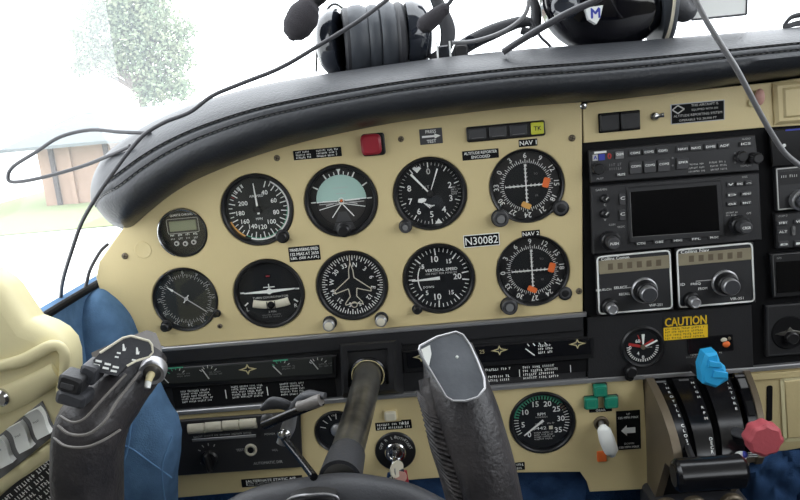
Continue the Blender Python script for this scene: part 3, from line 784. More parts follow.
b = MB(); b.prism([(-3, -8), (9, -6), (9, -32), (-1, -36)], 20, 21.5, 'chrome', .4); b.lathe([(6.5, 20), (6.5, 22)], 'pink', (5, -15, 0), 20); b.build('spare_key', t)
# ------------------------------------------------------------------ meter strips
def star(b, c, r, w, m='gold'):
    pts = []
    for k in range(8):
        a = PI / 4 * k; q = r if k % 4 == 0 else (r * .62 if k % 4 == 2 else r * .3)
        pts.append((c[0] + q * math.cos(a), c[1] + q * math.sin(a)))
    b.poly(pts, w, m); b.poly([(c[0] + (p[0] - c[0]) * .55, c[1] + (p[1] - c[1]) * .55) for p in pts], w + .1, 'dial')
def rel(o, px, py, w=0.):
    p = P(px, py, w) - ORIGIN[o.name]; return (p.x, p.y)
def quad(o, pts, w): return [rel(o, x, y, w) for x, y in pts]
t = thing('engine_meter_strip', 'left smoked meter strip with gold star and four small needles', 'meter strip', P(250, 372, -1))
b = MB(); b.prism(quad(t, [(150, 369), (337, 354), (337, 377), (150, 388)], 0), 0, 4, 'bezel', .8); b.build('housing', t)
b = MB(); b.prism(quad(t, [(156, 371), (333, 356.5), (333, 373.5), (156, 385)], 4), 3, 5.2, 'dial_olive', .4)
star(b, rel(t, 247.5, 369.5, 5), 10, 5.4)
for x, y, g_ in ((176, 373, 1), (208, 371, 0), (281, 365.5, 1), (318, 363, 0)):
    p = rel(t, x, y, 5)
    for k in range(5): b.tick(-50 + k * 25, 9, 12, .8, 5.4, 'green_ink' if g_ and k < 3 else 'ink', (p[0], p[1] - 6))
    if g_: b.box((p[0], p[1] + 5.6, 5.3), (16, 1.6, .3), 'green_ink')
    b.greek((p[0] + 8, p[1] - 3), 15, 5, 2, 5.4, 'ink_dim')
b.build('smoked_face', t)
for x, y, a in ((165, 380, -35), (206, 375.5, -28), (278, 371.5, -38), (315, 366, -32)):
    p = rel(t, x, y, 6); n = MB(); hand(n, a, -5, 8, 1, .9, 6, 'ink', p); n.build('needle', t)
t = thing('fuel_meter_strip', 'right smoked meter strip with two gold stars, right of the yoke shaft', 'meter strip', P(500, 352, -1))
b = MB(); b.prism(quad(t, [(402, 350), (593, 336), (594, 357), (404, 372)], 0), 0, 4, 'bezel', .8); b.build('housing', t)
b = MB(); b.prism(quad(t, [(406, 352), (590, 338.5), (591, 354), (408, 368.5)], 4), 3, 5.2, 'gloss_black', .4)
for x, y in ((421, 357), (499.5, 350.5), (577.5, 344)): star(b, rel(t, x, y, 5), 9, 5.4, 'gold')
p = rel(t, 545, 348, 5); b.greek((p[0] + 1, p[1] - 1), 16, 11, 3, 5.4, 'white')
for k in range(4): b.bar((p[0] - 18 + k * 6, p[1] + 6), (p[0] - 16 + k * 6, p[1] + 3), 1, 5.4, 'white')
b.text('25', rel(t, 482, 352, 5), 4, 5.4, 'gold'); b.build('smoked_face', t)
n = MB(); hand(n, -48, -5, 7, 1.2, 1, 6, 'white', rel(t, 531, 353, 6)); n.build('needle', t)
placard('black checklist placard with three text blocks under the left meter strip', (172, 388.5), (337, 396), rows=0, w=-.9)
pl_ = sorted([o for o in bpy.data.objects if o.name.startswith('placard')], key=lambda o: o.name)[-1]
o0 = ORIGIN[pl_.name]; b = MB()
def relp(x, y): p = P(x, y, 0); return (p.x - o0.x, p.y - o0.y)
for x, y, wd, ht in ((198, 395.5, 36, 15), (248, 391, 35, 15), (293, 388.5, 27, 15)): b.greek(relp(x, y), wd, ht, 5, .4, 'white')
for x, y in ((226, 394), (267.5, 391)): p = relp(x, y); b.bar((p[0], p[1] - 5), (p[0], p[1] + 5), 1, .4, 'white')
q = b.build('lettering'); q.parent = pl_
placard('black checklist placard with text blocks under the right meter strip', (483, 366), (590, 371), rows=0, w=-.9)
pl_ = sorted([o for o in bpy.data.objects if o.name.startswith('placard')], key=lambda o: o.name)[-1]
o0 = ORIGIN[pl_.name]; b = MB()
for x, y, wd, ht, r_ in ((499, 369, 29, 4, 1), (500, 378, 25, 8, 2), (541, 371.5, 38, 16, 4)): b.greek(relp(x, y), wd, ht, r_, .4, 'white')
for x, y in ((519.5, 373), (570.5, 368.5)): p = relp(x, y); b.bar((p[0], p[1] - 4), (p[0], p[1] + 4), .8, .4, 'white')
q = b.build('lettering'); q.parent = pl_

# ------------------------------------------------------------------ automatic direction finder radio
t = thing('direction_finder_radio', 'black radio with cream drum display in the lower left panel', 'radio', P(238, 446, 0))
b = MB(); b.prism(quad(t, [(164, 421.5), (300, 412), (302.5, 467), (166, 476.5)], 3), -3, 4, 'radio', 1)
b.text('TEST', rel(t, 240, 450, 4), 2.8, 4.1, 'ink', bold=.1); b.text('AUTOMATIC DIR', rel(t, 268, 462.5, 4), 3.2, 4.1, 'ink', width=32)
b.text('POWER', rel(t, 270, 434, 4), 2.4, 4.1, 'ink'); b.text('VOL', rel(t, 275, 450, 4), 2.4, 4.1, 'ink'); b.text('MODE', rel(t, 205, 463, 4), 2.4, 4.1, 'ink')
for a in (-60, -30, 0, 30): p = rel(t, 210, 455, 4); b.tick(a, 11, 14, 1, 4.1, 'ink', p)
b.build('body', t)
b = MB()
for k in range(4):
    p = rel(t, 196.5 + k * 17.3, 428.5 - k * 1.6, 4); b.lathe([(6, -9.2), (6.5, -8.8), (6.5, 8.8), (6, 9.2)], 'offwhite', (p[0], p[1], 1.5), 24, axis=(1, 0, 0))
b.build('drum_display', t)
b = MB(); p = rel(t, 224, 438, 4); b.box((p[0], p[1], 4.2), (70, 3.2, 1), 'silver', .5); b.greek((p[0], p[1] + 4), 66, 2.8, 1, 4.2, 'ink'); b.build('scale_strip', t)
b = MB(); p = rel(t, 210, 458, 4); b.lathe([(10, 4), (10, 7), (8, 9), (0, 9)], 'bezel', (p[0], p[1], 0), 28); b.box((p[0] + .5, p[1], 13), (5, 21, 11), 'bezel', 2, rot=.15); b.build('selector_knob', t)
b = MB(); p = rel(t, 251, 449.5, 4); b.lathe([(6.8, 4), (6.8, 6), (5.4, 7), (3.8, 6), (3.8, 4.4)], 'offwhite', (p[0], p[1], 0), 28); b.lathe([(3.6, 4), (3.2, 6.4), (0, 6.4)], 'matte_black', (p[0], p[1], 0), 20); b.build('tuning_knob', t)

# ================================================================== radio stack
t = thing('audio_panel', 'long black audio control panel at the top of the radio stack', 'radio', P(672, 158, 4))
b = MB(); b.prism(quad(t, [(588, 150.5), (753, 134.5), (757, 170), (590, 182.5)], 0), -6, 1, 'radio', 1)
for x, y in ((634.6, 160), (648, 159), (662.4, 158)): pass
b.text('PILOT', rel(t, 599, 178), 1.8, 1.1, 'ink'); b.text('AUDIO', rel(t, 744, 138.5), 1.8, 1.1, 'ink'); b.text('COPILOT', rel(t, 744, 165), 1.8, 1.1, 'ink')
for k, (x, y) in enumerate(((694, 163.5), (695, 167), (695.5, 170.5), (716, 161.5), (717, 165), (717.5, 168.5))): b.greek(rel(t, x, y), 17, 2.6, 1, 1.1, 'ink')
for y in (153, 157.5, 162): p = rel(t, 733, y); b.disc(1.1, 1.15, 'ink_dim', c=p, n=12)
for y in (160.5, 168): p = rel(t, 671, y - 3); b.disc(1., 1.15, 'ink_dim', c=p, n=12)
b.greek(rel(t, 615, 166), 14, 8, 2, 1.1, 'ink_dim')
p = rel(t, 599, 151.8); b.box((p[0], p[1], 1), (12, 2, .5), 'white')
b.box((*rel(t, 600.5, 156.7), 1), (6, 6, .6), 'blue_ink'); b.box((*rel(t, 594, 157.2), 1), (5, 6, .6), 'ink')
b.text('A', rel(t, 594, 157.2), 3.6, 1.4, 'blue_ink', bold=.3); b.text('0', rel(t, 608, 155.8), 5.6, 1.1, 'red_ink', bold=.5)
b.build('faceplate', t)
def keyp(par, x, y, w, h, txt='', m='key', d=2.2, fg='white', th=2.2, name='key'):
    p = rel(par, x, y, 4); b = MB(); b.box((p[0], p[1], 1 + d / 2), (w, h, d), m, .8)
    if txt: b.text(txt, (p[0], p[1] + (h * .12 if h > 6 else 0)), th, 1 + d + .1, fg, width=w * .8, bold=.15)
    b.build(name, par)
keyp(t, 619, 155, 8, 7.5, 'DIM', 'ink_dim')
for x, y, s_ in ((634, 152.7, 'COM1'), (648, 151.6, 'COM2'), (662, 150.4, 'COM3'), (681.5, 148.8, 'NAV1'), (695, 147.6, 'NAV2'), (709.5, 146.4, 'DME'), (723, 145.3, 'ADF')): keyp(t, x, y, 11, 5.6, s_)
for x, y, s_ in ((635, 167.4, 'COM1'), (649, 166.3, 'COM2'), (663, 165.1, 'COM3')): keyp(t, x, y, 11.5, 12, s_, 'ink_dim' if False else 'key', 2.6)
keyp(t, 682, 163.3, 11.5, 11, 'SPKR', 'key', 2.6); keyp(t, 620.5, 174.2, 9, 3.6, 'MUTE')
keyp(t, 744.5, 143.5, 11, 4.4, 'ICS')
for x, y, r, l in ((597.5, 168.5, 5.5, 10), (741.5, 156.5, 5.4, 7), (753.5, 157.5, 5, 14)):
    p = rel(t, x, y, 6); b = MB(); b.lathe([(r, 1), (r, l - 1.5), (r * .8, l), (0, l)], 'bezel', (p[0], p[1], 0), 24)
    for k in range(14):
        a = 2 * PI * k / 14; b.box((p[0] + r * math.cos(a), p[1] + r * math.sin(a), l * .5), (.8, .8, l * .7), 'key')
    b.build('volume_knob', t)
t = thing('gps_navigator', 'black gps radio with wide blank screen in middle of the radio stack', 'radio', P(674, 213, 4))
b = MB(); b.prism(quad(t, [(590, 186), (757, 172.5), (760, 239), (592, 253.5)], 0), -6, 1, 'radio', 1)
b.text('GARMIN', rel(t, 600, 189), 2.2, 1.1, 'ink', width=11); b.text('GPS', rel(t, 747, 212.5, 1), 2, 1.1, 'ink'); b.text('COM', rel(t, 611, 224, 1), 2, 1.1, 'ink'); b.text('VLOC', rel(t, 620, 226, 1), 2, 1.1, 'ink')
b.greek(rel(t, 730, 213), 12, 5, 2, 1.1, 'ink'); b.text('RNG', rel(t, 743, 176.5, 1), 1.8, 1.1, 'ink'); b.build('faceplate', t)
scr = quad(t, [(626, 187), (720, 179.5), (724, 236), (628, 243)], 4)
b = MB(); b.prism(scr, 0, 3.2, 'radio', 1.5); b.build('screen_bezel', t)
b = MB(); b.prism(quad(t, [(630, 192), (716.5, 185), (719.5, 231), (632, 237)], 7), 2.9, 3.4, 'screen'); b.build('screen', t)
b = MB(); b.line(quad(t, [(630, 192), (632, 237), (719.5, 231)], 7), .5, 3.5, 'ink_dim'); b.build('screen_edge', t)
for x, s_ in ((640, 'CDI'), (658, 'OBS'), (676.7, 'MSG'), (695, 'FPL'), (713, 'PROC')): keyp(t, x, 242.8 - (x - 640) * .082, 10, 3.6, s_, d=2.4, th=2)
for y, tx in ((183.5, ('v', 'RNG', '^')), (194, ('D', 'MENU')), (203, ('CLR', 'ENT'))):
    for x, s_ in zip((729.5, 738.5, 747.5) if len(tx) == 3 else (731, 745.5), tx): keyp(t, x, y - (x - 738) * .08, 6.5 if len(tx) == 3 else 9.5, 4.2, s_, d=2, th=2)
for y in (198.5, 213.5):
    p = rel(t, 605, y, 6); b = MB(); b.lathe([(4.4, 1), (4.2, 5), (3, 6), (0, 6)], 'bezel', (p[0], p[1], 0), 22); b.box((p[0] + 1, p[1] + .5, 6.4), (3.4, 1.2, .6), 'ink', rot=.8); b.text('C' if y < 205 else 'V', (p[0], p[1] - 6.5), 2.6, 1.2, 'ink'); b.build('small_knob', t)
for y in (199, 214.8): keyp(t, 621.8, y, 5.6, 11, 'C', 'key', 2.4, th=3.)
for x, y, txt in ((609.5, 240, 'PUSH'), (738.5, 224.5, 'CRSR')):
    p = rel(t, x, y, 5); b = MB(); b.lathe([(9.6, 1), (9.6, 8), (8.4, 9.2), (6.6, 9.2)], 'bezel', (p[0], p[1], 0), 30)
    b.lathe([(6.4, 9), (6.2, 19), (5.2, 20), (0, 20)], 'key', (p[0], p[1], 0), 26); b.text(txt, (p[0], p[1]), 2.6, 20.2, 'white', width=8, bold=.2)
    for k in range(18):
        a = 2 * PI * k / 18; b.box((p[0] + 9.5 * math.cos(a), p[1] + 9.5 * math.sin(a), 4.5), (.9, .9, 6), 'charcoal')
    b.build('double_knob', t)
def collins(name, label, q, disp, ttl, big, small, txts):
    cx = sum(a for a, _ in q) / 4; cy = sum(a for _, a in q) / 4
    t = thing(name, label, 'radio', P(cx, cy, 4), 'twin white-outlined radios')
    b = MB(); b.prism(quad(t, q, 2), -6, 2, 'radio', 1)
    b.text(ttl, rel(t, q[0][0] + 19, q[0][1] + 2.3, 4), 3., 2.1, 'white', width=28, bold=.2)
    for tx, x, y, wd in txts: b.text(tx, rel(t, x, y, 4), 2.6, 2.1, 'white', width=wd * 1.1, bold=.15)
    p = rel(t, big[0] - 21, big[1] - 2.5, 4); b.box((p[0], p[1], 2.1), (17, .8, .2), 'ink'); b.build('faceplate', t)
    i = [(q[0][0] + 1.2, q[0][1] + 1.2), (q[1][0] - 1.2, q[1][1] + 1.2), (q[2][0] - 1.2, q[2][1] - 1.2), (q[3][0] + 1.2, q[3][1] - 1.2)]
    b = MB(); pts = quad(t, i, 4); pts2 = []
    for k in range(4):      # rounded outline
        a, c_, d = Vector(pts[k - 1]), Vector(pts[k]), Vector(pts[(k + 1) % 4])
        u1, u2 = (a - c_).normalized() * 4, (d - c_).normalized() * 4
        for s_ in (0, .33, .66, 1): pts2.append(tuple(c_ + u1 * (1 - s_) ** 2 + u2 * s_ ** 2))
    b.sweep([(x, y, 2.2) for x, y in pts2 + [pts2[0]]], .95, .9, 'white', n=6, smooth=0); b.build('outline', t)
    b = MB(); b.prism(quad(t, disp, 4), 1, 2.6, 'display', .4)
    cxx = sum(a for a, _ in disp) / 4; cyy = sum(a for _, a in disp) / 4
    for k in range(6): b.box((*rel(t, cxx - 24 + k * 9.6, cyy - (k - 2.5) * .8 , 4), 2.65), (5, 6.5, .1), 'bronze')
    b.build('display', t)
    p = rel(t, *big, 6); b = MB(); b.lathe([(13.2, 2), (13.2, 4.5), (12, 5.5), (10.6, 4.6)], 'silver', (p[0], p[1], 0), 36); b.lathe([(11.4, 3), (10.4, 13), (9.4, 14), (7, 14)], 'bezel', (p[0], p[1], 0), 32)
    b.lathe([(8.4, 10), (8.2, 21), (7.4, 22), (6.6, 22)], 'silver', (p[0], p[1], 0), 32); b.lathe([(7.4, 12), (7.2, 22.4), (0, 22.4)], 'charcoal', (p[0], p[1], 0), 28); b.build('tuning_knob', t)
    p = rel(t, *small, 6); b = MB(); b.lathe([(8.4, 2), (8, 7), (6.8, 8), (5, 8)], 'bezel', (p[0], p[1], 0), 28); b.lathe([(5.6, 7), (5.4, 16), (4.4, 17), (3.6, 16.2), (0, 16.2)], 'silver', (p[0], p[1], 0), 24); b.build('volume_knob', t)
    return t
collins('comm_radio', 'left white-outlined radio marked Comm with two silver-ringed knobs', [(595.5, 255.5), (670, 248.8), (672.6, 308.8), (597.6, 314.5)], [(598, 260.5), (669, 254.5), (669.6, 267.5), (598.6, 274)], 'Collins Comm', (644, 290), (609.5, 306),
        (('SQUELCH', 603, 289.5, 14), ('SELECT', 620, 287, 12), ('RECALL', 624, 293.5, 10), ('VHF-251', 655, 304.5, 12)))
collins('nav_radio', 'right white-outlined radio marked Nav with display above two knobs', [(675, 248.4), (752, 241.5), (754.5, 301.8), (677.5, 308)], [(677.5, 253.5), (751, 247), (751.6, 259), (678, 265.5)], 'Collins Nav', (724.5, 282.5), (691, 299.5),
        (('ID', 682, 284, 4), ('FREQ', 695, 283.5, 9), ('FROM', 702, 288, 8), ('VIR-351', 736, 298, 12)))
# lower black panel with little gauge
t = thing('lower_radio_panel', 'plain black panel with a cut-out window below the twin radios', 'panel', P(670, 345, 0))
b = MB(); q = quad(t, [(587, 317), (751, 304.5), (753, 367), (588, 379)], 0); b.prism(q, -2, 2, 'black', 1)
wq = quad(t, [(687, 338), (732, 334.5), (733, 350), (688, 354)], 2)
b.greek(rel(t, 707, 353.3, 2), 34, 3, 1, 2.1, 'ink'); b.greek(rel(t, 692, 357, 2), 12, 3, 1, 2.1, 'ink_dim'); b.build('plate', t)
b = MB(); b.prism(wq, 1, 2.4, 'gloss_black'); b.line(wq, 1, 2.6, 'matte_black', True); b.build('window', t)
b = MB(); p = rel(t, 726, 343, 2); b.ball((p[0], p[1] - 1, 3), (4, 3.4, 1.6), 'orange', 10, 6); b.ball((p[0] - 2.5, p[1] + 4, 3), (3.4, 2.4, 1.4), 'offwhite', 10, 6); b.ball((p[0] + 3, p[1] + 5, 3), (1.6, 2, 1.4), 'bronze', 10, 6); b.build('warning_flag', t)
p_ = P(642.5, 346.5, 2)
t = thing('trim_gauge', 'small round black gauge with red and white pointers below the comm radio', 'gauge', p_)
b = MB(); b.lathe([(22.5, 0), (22.5, 1.5), (21, 3), (19, 2.4), (18.4, .6)], 'bezel', n=48, cap=False); b.build('bezel', t)
b = MB(); b.disc(19, .6, 'dial', n=40)
for k in range(21): b.tick(90 + k * 9, 13.5, 16.5, .9, .75, 'white')
for tx, x, y in (('0', 0, -11.5), ('60', -5, 6.5), ('0', -13, 0), ('4', -5, -7)): b.text(tx, (x, y), 3.6, .8, 'white', bold=.25)
b.tick(-75, 2, 15, 3, .7, 'red_ink'); b.tick(60, 2, 13, 3, .7, 'red_ink'); b.tick(-20, 4, 14, 1, .78, 'red_ink'); b.greek((8, -1), 9, 2.5, 1, .8, 'ink'); b.build('dial', t)
b = MB(); hand(b, 2, 3, 14, 1.2, 3.2, 2, 'white'); b.build('short_hand', t)
b = MB(); hand(b, 66, -2, 16, 1.2, 1.8, 2.8, 'white'); b.lathe([(2.4, .6), (2.4, 3.2), (0, 3.4)], 'bronze', n=16); b.build('long_hand', t)
b = MB(); b.lathe([(19.6, 1.9), (0, 1.9)], 'glass', n=40, cap=False) if False else None
b = MB(); b.lathe([(6, 1), (5.8, 9), (4.6, 10), (0, 10)], 'bezel', (-14, -24, 0), 24); b.build('setting_knob', t)
c = P(685.5, 325.5, 2.4)
t = thing('caution_placard', 'yellow CAUTION placard below the twin radios', 'placard', c)
b = MB(); b.box((0, 4.6, .2), (45, 11, .5), 'black', .4); b.text('CAUTION', (0, 4.8), 9, .5, 'yellow', width=42, bold=.5); b.build('heading', t)
b = MB(); b.box((0, -7.4, .2), (45, 14, .6), 'yellow', .3); b.greek((0, -7.4), 42, 13, 4, .55, 'black'); b.build('notice', t)
# ------------------------------------------------------------------ right column
t = thing('engine_display', 'glossy black display at the upper right edge of the panel', 'display', P(800, 145, 3))
b = MB(); b.prism(quad(t, [(769, 130), (858, 123), (860, 160), (772, 167)], 3), -6, 1, 'gloss_black', 1); b.box((*rel(t, 800, 129, 4), 1.1), (28, 1.6, .2), 'blue_ink'); b.disc(1.8, 1.1, 'white', c=rel(t, 784, 145.5, 4), n=16); b.build('body', t)
t = thing('second_comm_radio', 'white-outlined radio cut off by the right edge of the photo', 'radio', P(810, 188, 3))
b = MB(); b.prism(quad(t, [(775, 168), (858, 161), (860, 204), (777, 211)], 3), -6, 1, 'radio', 1); b.build('faceplate', t)
b = MB(); b.line(quad(t, [(858, 162), (776.5, 169), (778.5, 209.5), (860, 202.5)], 4), 1.2, 1.3, 'ink'); b.build('outline', t)
b = MB(); b.prism(quad(t, [(779, 172), (858, 165), (859, 178), (780, 185)], 4), 0, 1.3, 'bezel'); b.greek(rel(t, 790, 176, 4), 18, 4, 1, 1.5, 'ink'); b.build('display', t)
p = rel(t, 800, 200, 6); b = MB(); b.lathe([(10, 1), (10, 8), (8.4, 9), (7, 8)], 'silver', (p[0], p[1], 0), 30); b.lathe([(7, 6), (6.6, 12), (0, 12)], 'charcoal', (p[0], p[1], 0), 26); b.build('tuning_knob', t)
t = thing('keypad_radio', 'black keypad unit below the outlined radio at the right edge', 'radio', P(812, 229, 3))
b = MB(); b.prism(quad(t, [(775, 214), (858, 207), (860, 242), (777, 249)], 3), -6, 1, 'radio', 1); b.text('COM 2', rel(t, 783, 215.8, 4), 2, 1.1, 'ink'); b.build('faceplate', t)
for x, y, s_ in ((782, 222.5, 'STBY'), (782, 231.5, 'ALT'), (799, 221, 'VFR'), (783, 244, '8'), (799, 243, '1')): keyp(t, x, y, 10, 4.4 if len(s_) > 1 else 6, s_, d=2.2)
for r_ in range(2): keyp(t, 793, 229 + r_ * 3, 3, 6, '', 'ink_dim')
t = thing('blank_display', 'dark square display below the keypad unit at right edge', 'display', P(812, 275, 3))
b = MB(); b.prism(quad(t, [(770, 254), (858, 247), (860, 292), (773, 298)], 3), -6, 1, 'bezel', 1.2); b.line(quad(t, [(858, 248), (773, 255), (775, 296)], 4), .5, 1.2, 'ink_dim'); b.text('GPS', rel(t, 779, 258, 4), 2, 1.3, 'ink'); b.build('frame', t)
b = MB(); b.prism(quad(t, [(776, 262), (858, 256), (860, 287), (777, 293)], 4), .5, 1.6, 'screen'); b.build('screen', t)
t = thing('vent_plate', 'black plate with a silver star-shaped vent knob at the right edge', 'vent', P(812, 332, 3))
b = MB(); b.prism(quad(t, [(766, 306), (858, 299), (860, 350), (767, 357)], 3), -6, 0, 'black', 1); b.line(quad(t, [(858, 299), (768, 307), (769, 355), (860, 348)], 3), .8, .2, 'key')
b.build('plate', t)
b = MB(); p = rel(t, 789, 332.5, 3); b.lathe([(18, 0), (17, 1.6), (12, 1.2)], 'matte_black', (p[0], p[1], 0), 36); b.build('surround', t)
b = MB()
star4 = []
for k in range(8):
    a = PI / 4 * k; r = (15, 4.2, 6.5, 4.2)[k % 4] if k % 4 != 0 else 15
    star4.append((p[0] + r * math.cos(a), p[1] + r * math.sin(a)))
b.prism(star4, 1, 3, 'steel', .3); b.build('star_handle', t)
b = MB(); b.lathe([(6.5, 2), (6.3, 8), (5, 9), (0, 9)], 'bezel', (p[0] + .5, p[1] - 4, 0), 24); b.build('knob', t)

# ================================================================== throttle quadrant
QW = 84.
def qprof(s):      # s 0 at top .. 1 at bottom: (dv, w)
    a = s * PI * .46
    return (-QH * (1 - math.cos(a)) / (1 - math.cos(PI * .46)) * .55 - QH * .45 * s, 6 + QW * math.sin(a) / math.sin(PI * .46))
qt = P(653, 382, 6); qb = P(683, 462, QW + 6)
QH = qt.y - qb.y; QU0 = (qt.x + qb.x) / 2
qr = P(741, 374, 6); QU1 = qr.x + 3
t = thing('throttle_quadrant', 'bronze throttle quadrant with curved black slotted face', 'throttle quadrant', (QU0, qt.y, 0))
QO = ORIGIN[t.name]; qw = QU1 - QU0; QB = P(650, 489, 0).y - QO.y
def qpt(u, s, lift=0.):
    dv, w = qprof(s); d1 = qprof(min(1, s + .01)); d0 = qprof(max(0, s - .01)); tx, ty = d1[0] - d0[0], d1[1] - d0[1]; l = math.hypot(tx, ty)
    return (u * (1 - .25 * s), dv + (ty / l) * lift, w + (-tx / l) * lift)
def qstrip(b, u0, u1, s0, s1, lift, m, thick=2.):
    rows = []
    for k in range(25):
        s = s0 + (s1 - s0) * k / 24
        rows.append([qpt(u0, s, lift - thick), qpt(u0, s, lift), qpt(u1, s, lift), qpt(u1, s, lift - thick)])
    b.loft(rows, m, closed=True)
    b.add(rows[0], [(0, 1, 2, 3)], m); b.add(rows[-1], [(3, 2, 1, 0)], m)
# side cheeks
for u0, u1, nm in ((-8, 0, 'left_cheek'), (qw, qw + 6, 'right_cheek')):
    b = MB(); prof = [qpt(0, k / 24, 4)[1:] for k in range(25)] + [(-QH - 9, QW + 4), (-QH - 14, QW - 20), (QB, 24), (QB, -3), (4, -3)]
    n = len(prof); tp = [qw * -.25 * min(1, k / 24) if u0 > 0 else 0 for k in range(n)]; tp[-2:] = [tp[0], tp[0]]; vs = [(u0 + d, a, c) for (a, c), d in zip(prof, tp)] + [(u1 + d, a, c) for (a, c), d in zip(prof, tp)]
    fs = [(i, (i + 1) % n, n + (i + 1) % n, n + i) for i in range(n)] + [tuple(reversed(range(n))), tuple(range(n, 2 * n))]
    b.add(vs, fs, 'bronze', True); b.build(nm, t, recalc=True)
b = MB()
prof = [qpt(0, k / 24, -6)[1:] for k in range(25)] + [(-QH - 8, QW - 8), (QB, 20), (QB, -3), (0, -3)]
n = len(prof); b.add([(0, a, c) for a, c in prof] + [(qw * .75 if 3 < k < n - 2 else qw * (1 - .25 * min(k, 24) / 24), a, c) for k, (a, c) in enumerate(prof)], [(i, (i + 1) % n, n + (i + 1) % n, n + i) for i in range(n)], 'matte_black', True); b.build('slot_floor', t, recalc=True)
strips = ((.0, .13), (.2, .44), (.53, .82), (.89, 1.0))
for i, (a, c_) in enumerate(strips):
    b = MB(); qstrip(b, a * qw, c_ * qw, 0, 1, 2, 'gloss_black', 7)
    b.build('face_strip', t)
b = MB()   # lettering down the strips, letter by letter along the curve
def qtext(txt, uf, s0, ds, h=3.2):
    for k, ch in enumerate(txt):
        if ch == ' ': continue
        s = s0 + ds * k; vs, fs, x0, x1, y0, y1 = glyphs(ch); sc = h / .7
        p0 = Vector(qpt(uf * qw, s, 2.3)); p1 = Vector(qpt(uf * qw, s + .01, 2.3)); dn = (p1 - p0).normalized()
        q = []
        for x, y in vs:
            X, Y = (x - (x0 + x1) / 2) * sc, (y - (y0 + y1) / 2) * sc
            q.append(p0 + Vector((X, 0, 0)) - dn * Y)
        b.add(q, fs, 'white')
qtext('THROTTLE CLOSED', .1, .07, .056); qtext('HIGH RPM', .4, .08, .062); qtext('DECR', .4, .74, .05); qtext('MIXTURE', .78, .06, .062, 3.4); qtext('LEAN', .94, .6, .05, 2.6)
for uu in (.065, .32, .945):
    p = [qpt(uu * qw + x, .02, 2.3) for x in (-5, 5)] + [qpt(uu * qw + x, .045, 2.3) for x in (5, -5)]; b.add(p, [(0, 1, 2, 3)], 'ink_dim')
b.build('lettering', t)
b = MB(); qstrip(b, .905 * qw, .985 * qw, .08, .2, 3, 'ink_dim', 2); b.build('friction_window', t)
b = MB(); qstrip(b, .905 * qw, .985 * qw, .36, .52, 3, 'matte_black', 2); b.build('friction_block', t)
b = MB()
for k in range(3): qstrip(b, .86 * qw, 1.0 * qw, .93 + k * .025, .94 + k * .025, 3, 'ink', 1)
b.build('scale_marks', t)
b = MB(); b.box((qw * .375 - 1, -QH - 3, QW + 1), (qw * .75 + 14, 8, 10), 'bronze', 3); b.build('lower_lip', t)
def pw(l): return [tuple(P(x, y, w)) for x, y, w in l]
# throttle lever with big black handle
hc = P(710, 473, 150); hu0, hu1 = P(674, 474.5, 150), P(747, 470.5, 150)
t = thing('throttle_lever', 'throttle lever with wide black horizontal grip at the bottom of the quadrant', 'lever', (hc.x, hc.y, hc.z))
L = (hu1.x - hu0.x) / 2
b = MB(); b.lathe([(10, -L), (12.5, -L + 1), (14.6, -L + 4), (14.2, 0), (14.6, L - 5), (11.5, L - 1.5), (8, L)], 'gloss_black', (0, 0, 0), 36, axis=(1, .0, 0)); b.lathe([(9.6, -L - .3), (7, -L - .2), (0, -L - .2)], 'bezel', axis=(1, 0, 0), n=28); b.build('grip', t)
b = MB(); b.sweep(pw([(700, 470, 145), (694, 462, 125), (689, 450, 88), (684, 436, 60)]), [3, 3], [5, 5], 'black', n=10); ab(b, 'arm', t)
# propeller lever
pc = P(709, 366, 62)
t = thing('propeller_lever', 'propeller lever with stepped light blue knob at the top of the quadrant', 'lever', tuple(pc))
blue = [[(-8.5, -15), (-10, 2), (-5.5, 15), (5, 16), (7.5, 9), (9, 3), (13, 1), (15, -9), (16, -13), (4, -20)]]
b = MB(); b.prism(blue[0][::-1] if False else blue[0][::-1], -8, 8, 'sky_blue', 2.5); b.prism([(8, 6), (-3, 9), (-4, 3), (9, 1)][::1], 8, 10, 'sky_blue', .5); b.prism([(14, -4), (1, -1), (0, -8), (14.5, -10)], 8, 10, 'sky_blue', .5)
b.build('knob', t, recalc=True)
b = MB(); b.sweep([(2, -12, 0), (4, -20, -25), (4, -24, -55)], [2.5, 3], [5, 6], 'black', n=10); b.build('arm', t)
# mixture lever
mc = P(763, 438, 105)
t = thing('mixture_lever', 'mixture lever with red eight-lobed knob beside the quadrant', 'lever', tuple(mc))
pts = []
for k in range(48):
    a = 2 * PI * k / 48; r = 15.6 + .8 * math.cos(8 * a + .6); pts.append((r * math.cos(a) * 1.02, r * math.sin(a)))
b = MB(); b.prism(pts, -7, 7, 'red_knob', 2.2); b.build('knob', t)
b = MB(); b.sweep([(-4, -2, -5), (-14, -6, -28), (-20, -4, -60)], [2.5, 3], [5, 6], 'charcoal', n=10); b.build('arm', t)
b = MB(); b.ball((-17, -21, -8), (6, 5, 4), 'paper'); b.ball((-14, -19, -7), (3, 3, 4), 'blue_ink'); b.build('friction_tab', t)
# pedestal odds under the quadrant
p0 = P(700, 497, 40)
t = thing('pedestal', 'dark pedestal under the throttle quadrant with round tan rings', 'pedestal', tuple(p0))
b = MB(); b.box((0, -44, -20), (96, 82, 56), 'charcoal', 6); b.build('body', t)
for x in (-36, -8, 30):
    b = MB(); b.lathe([(13, 4), (13, 10), (11, 12), (9.5, 10)], 'bronze', (x, -8, 0), 26); b.build('ring', t)

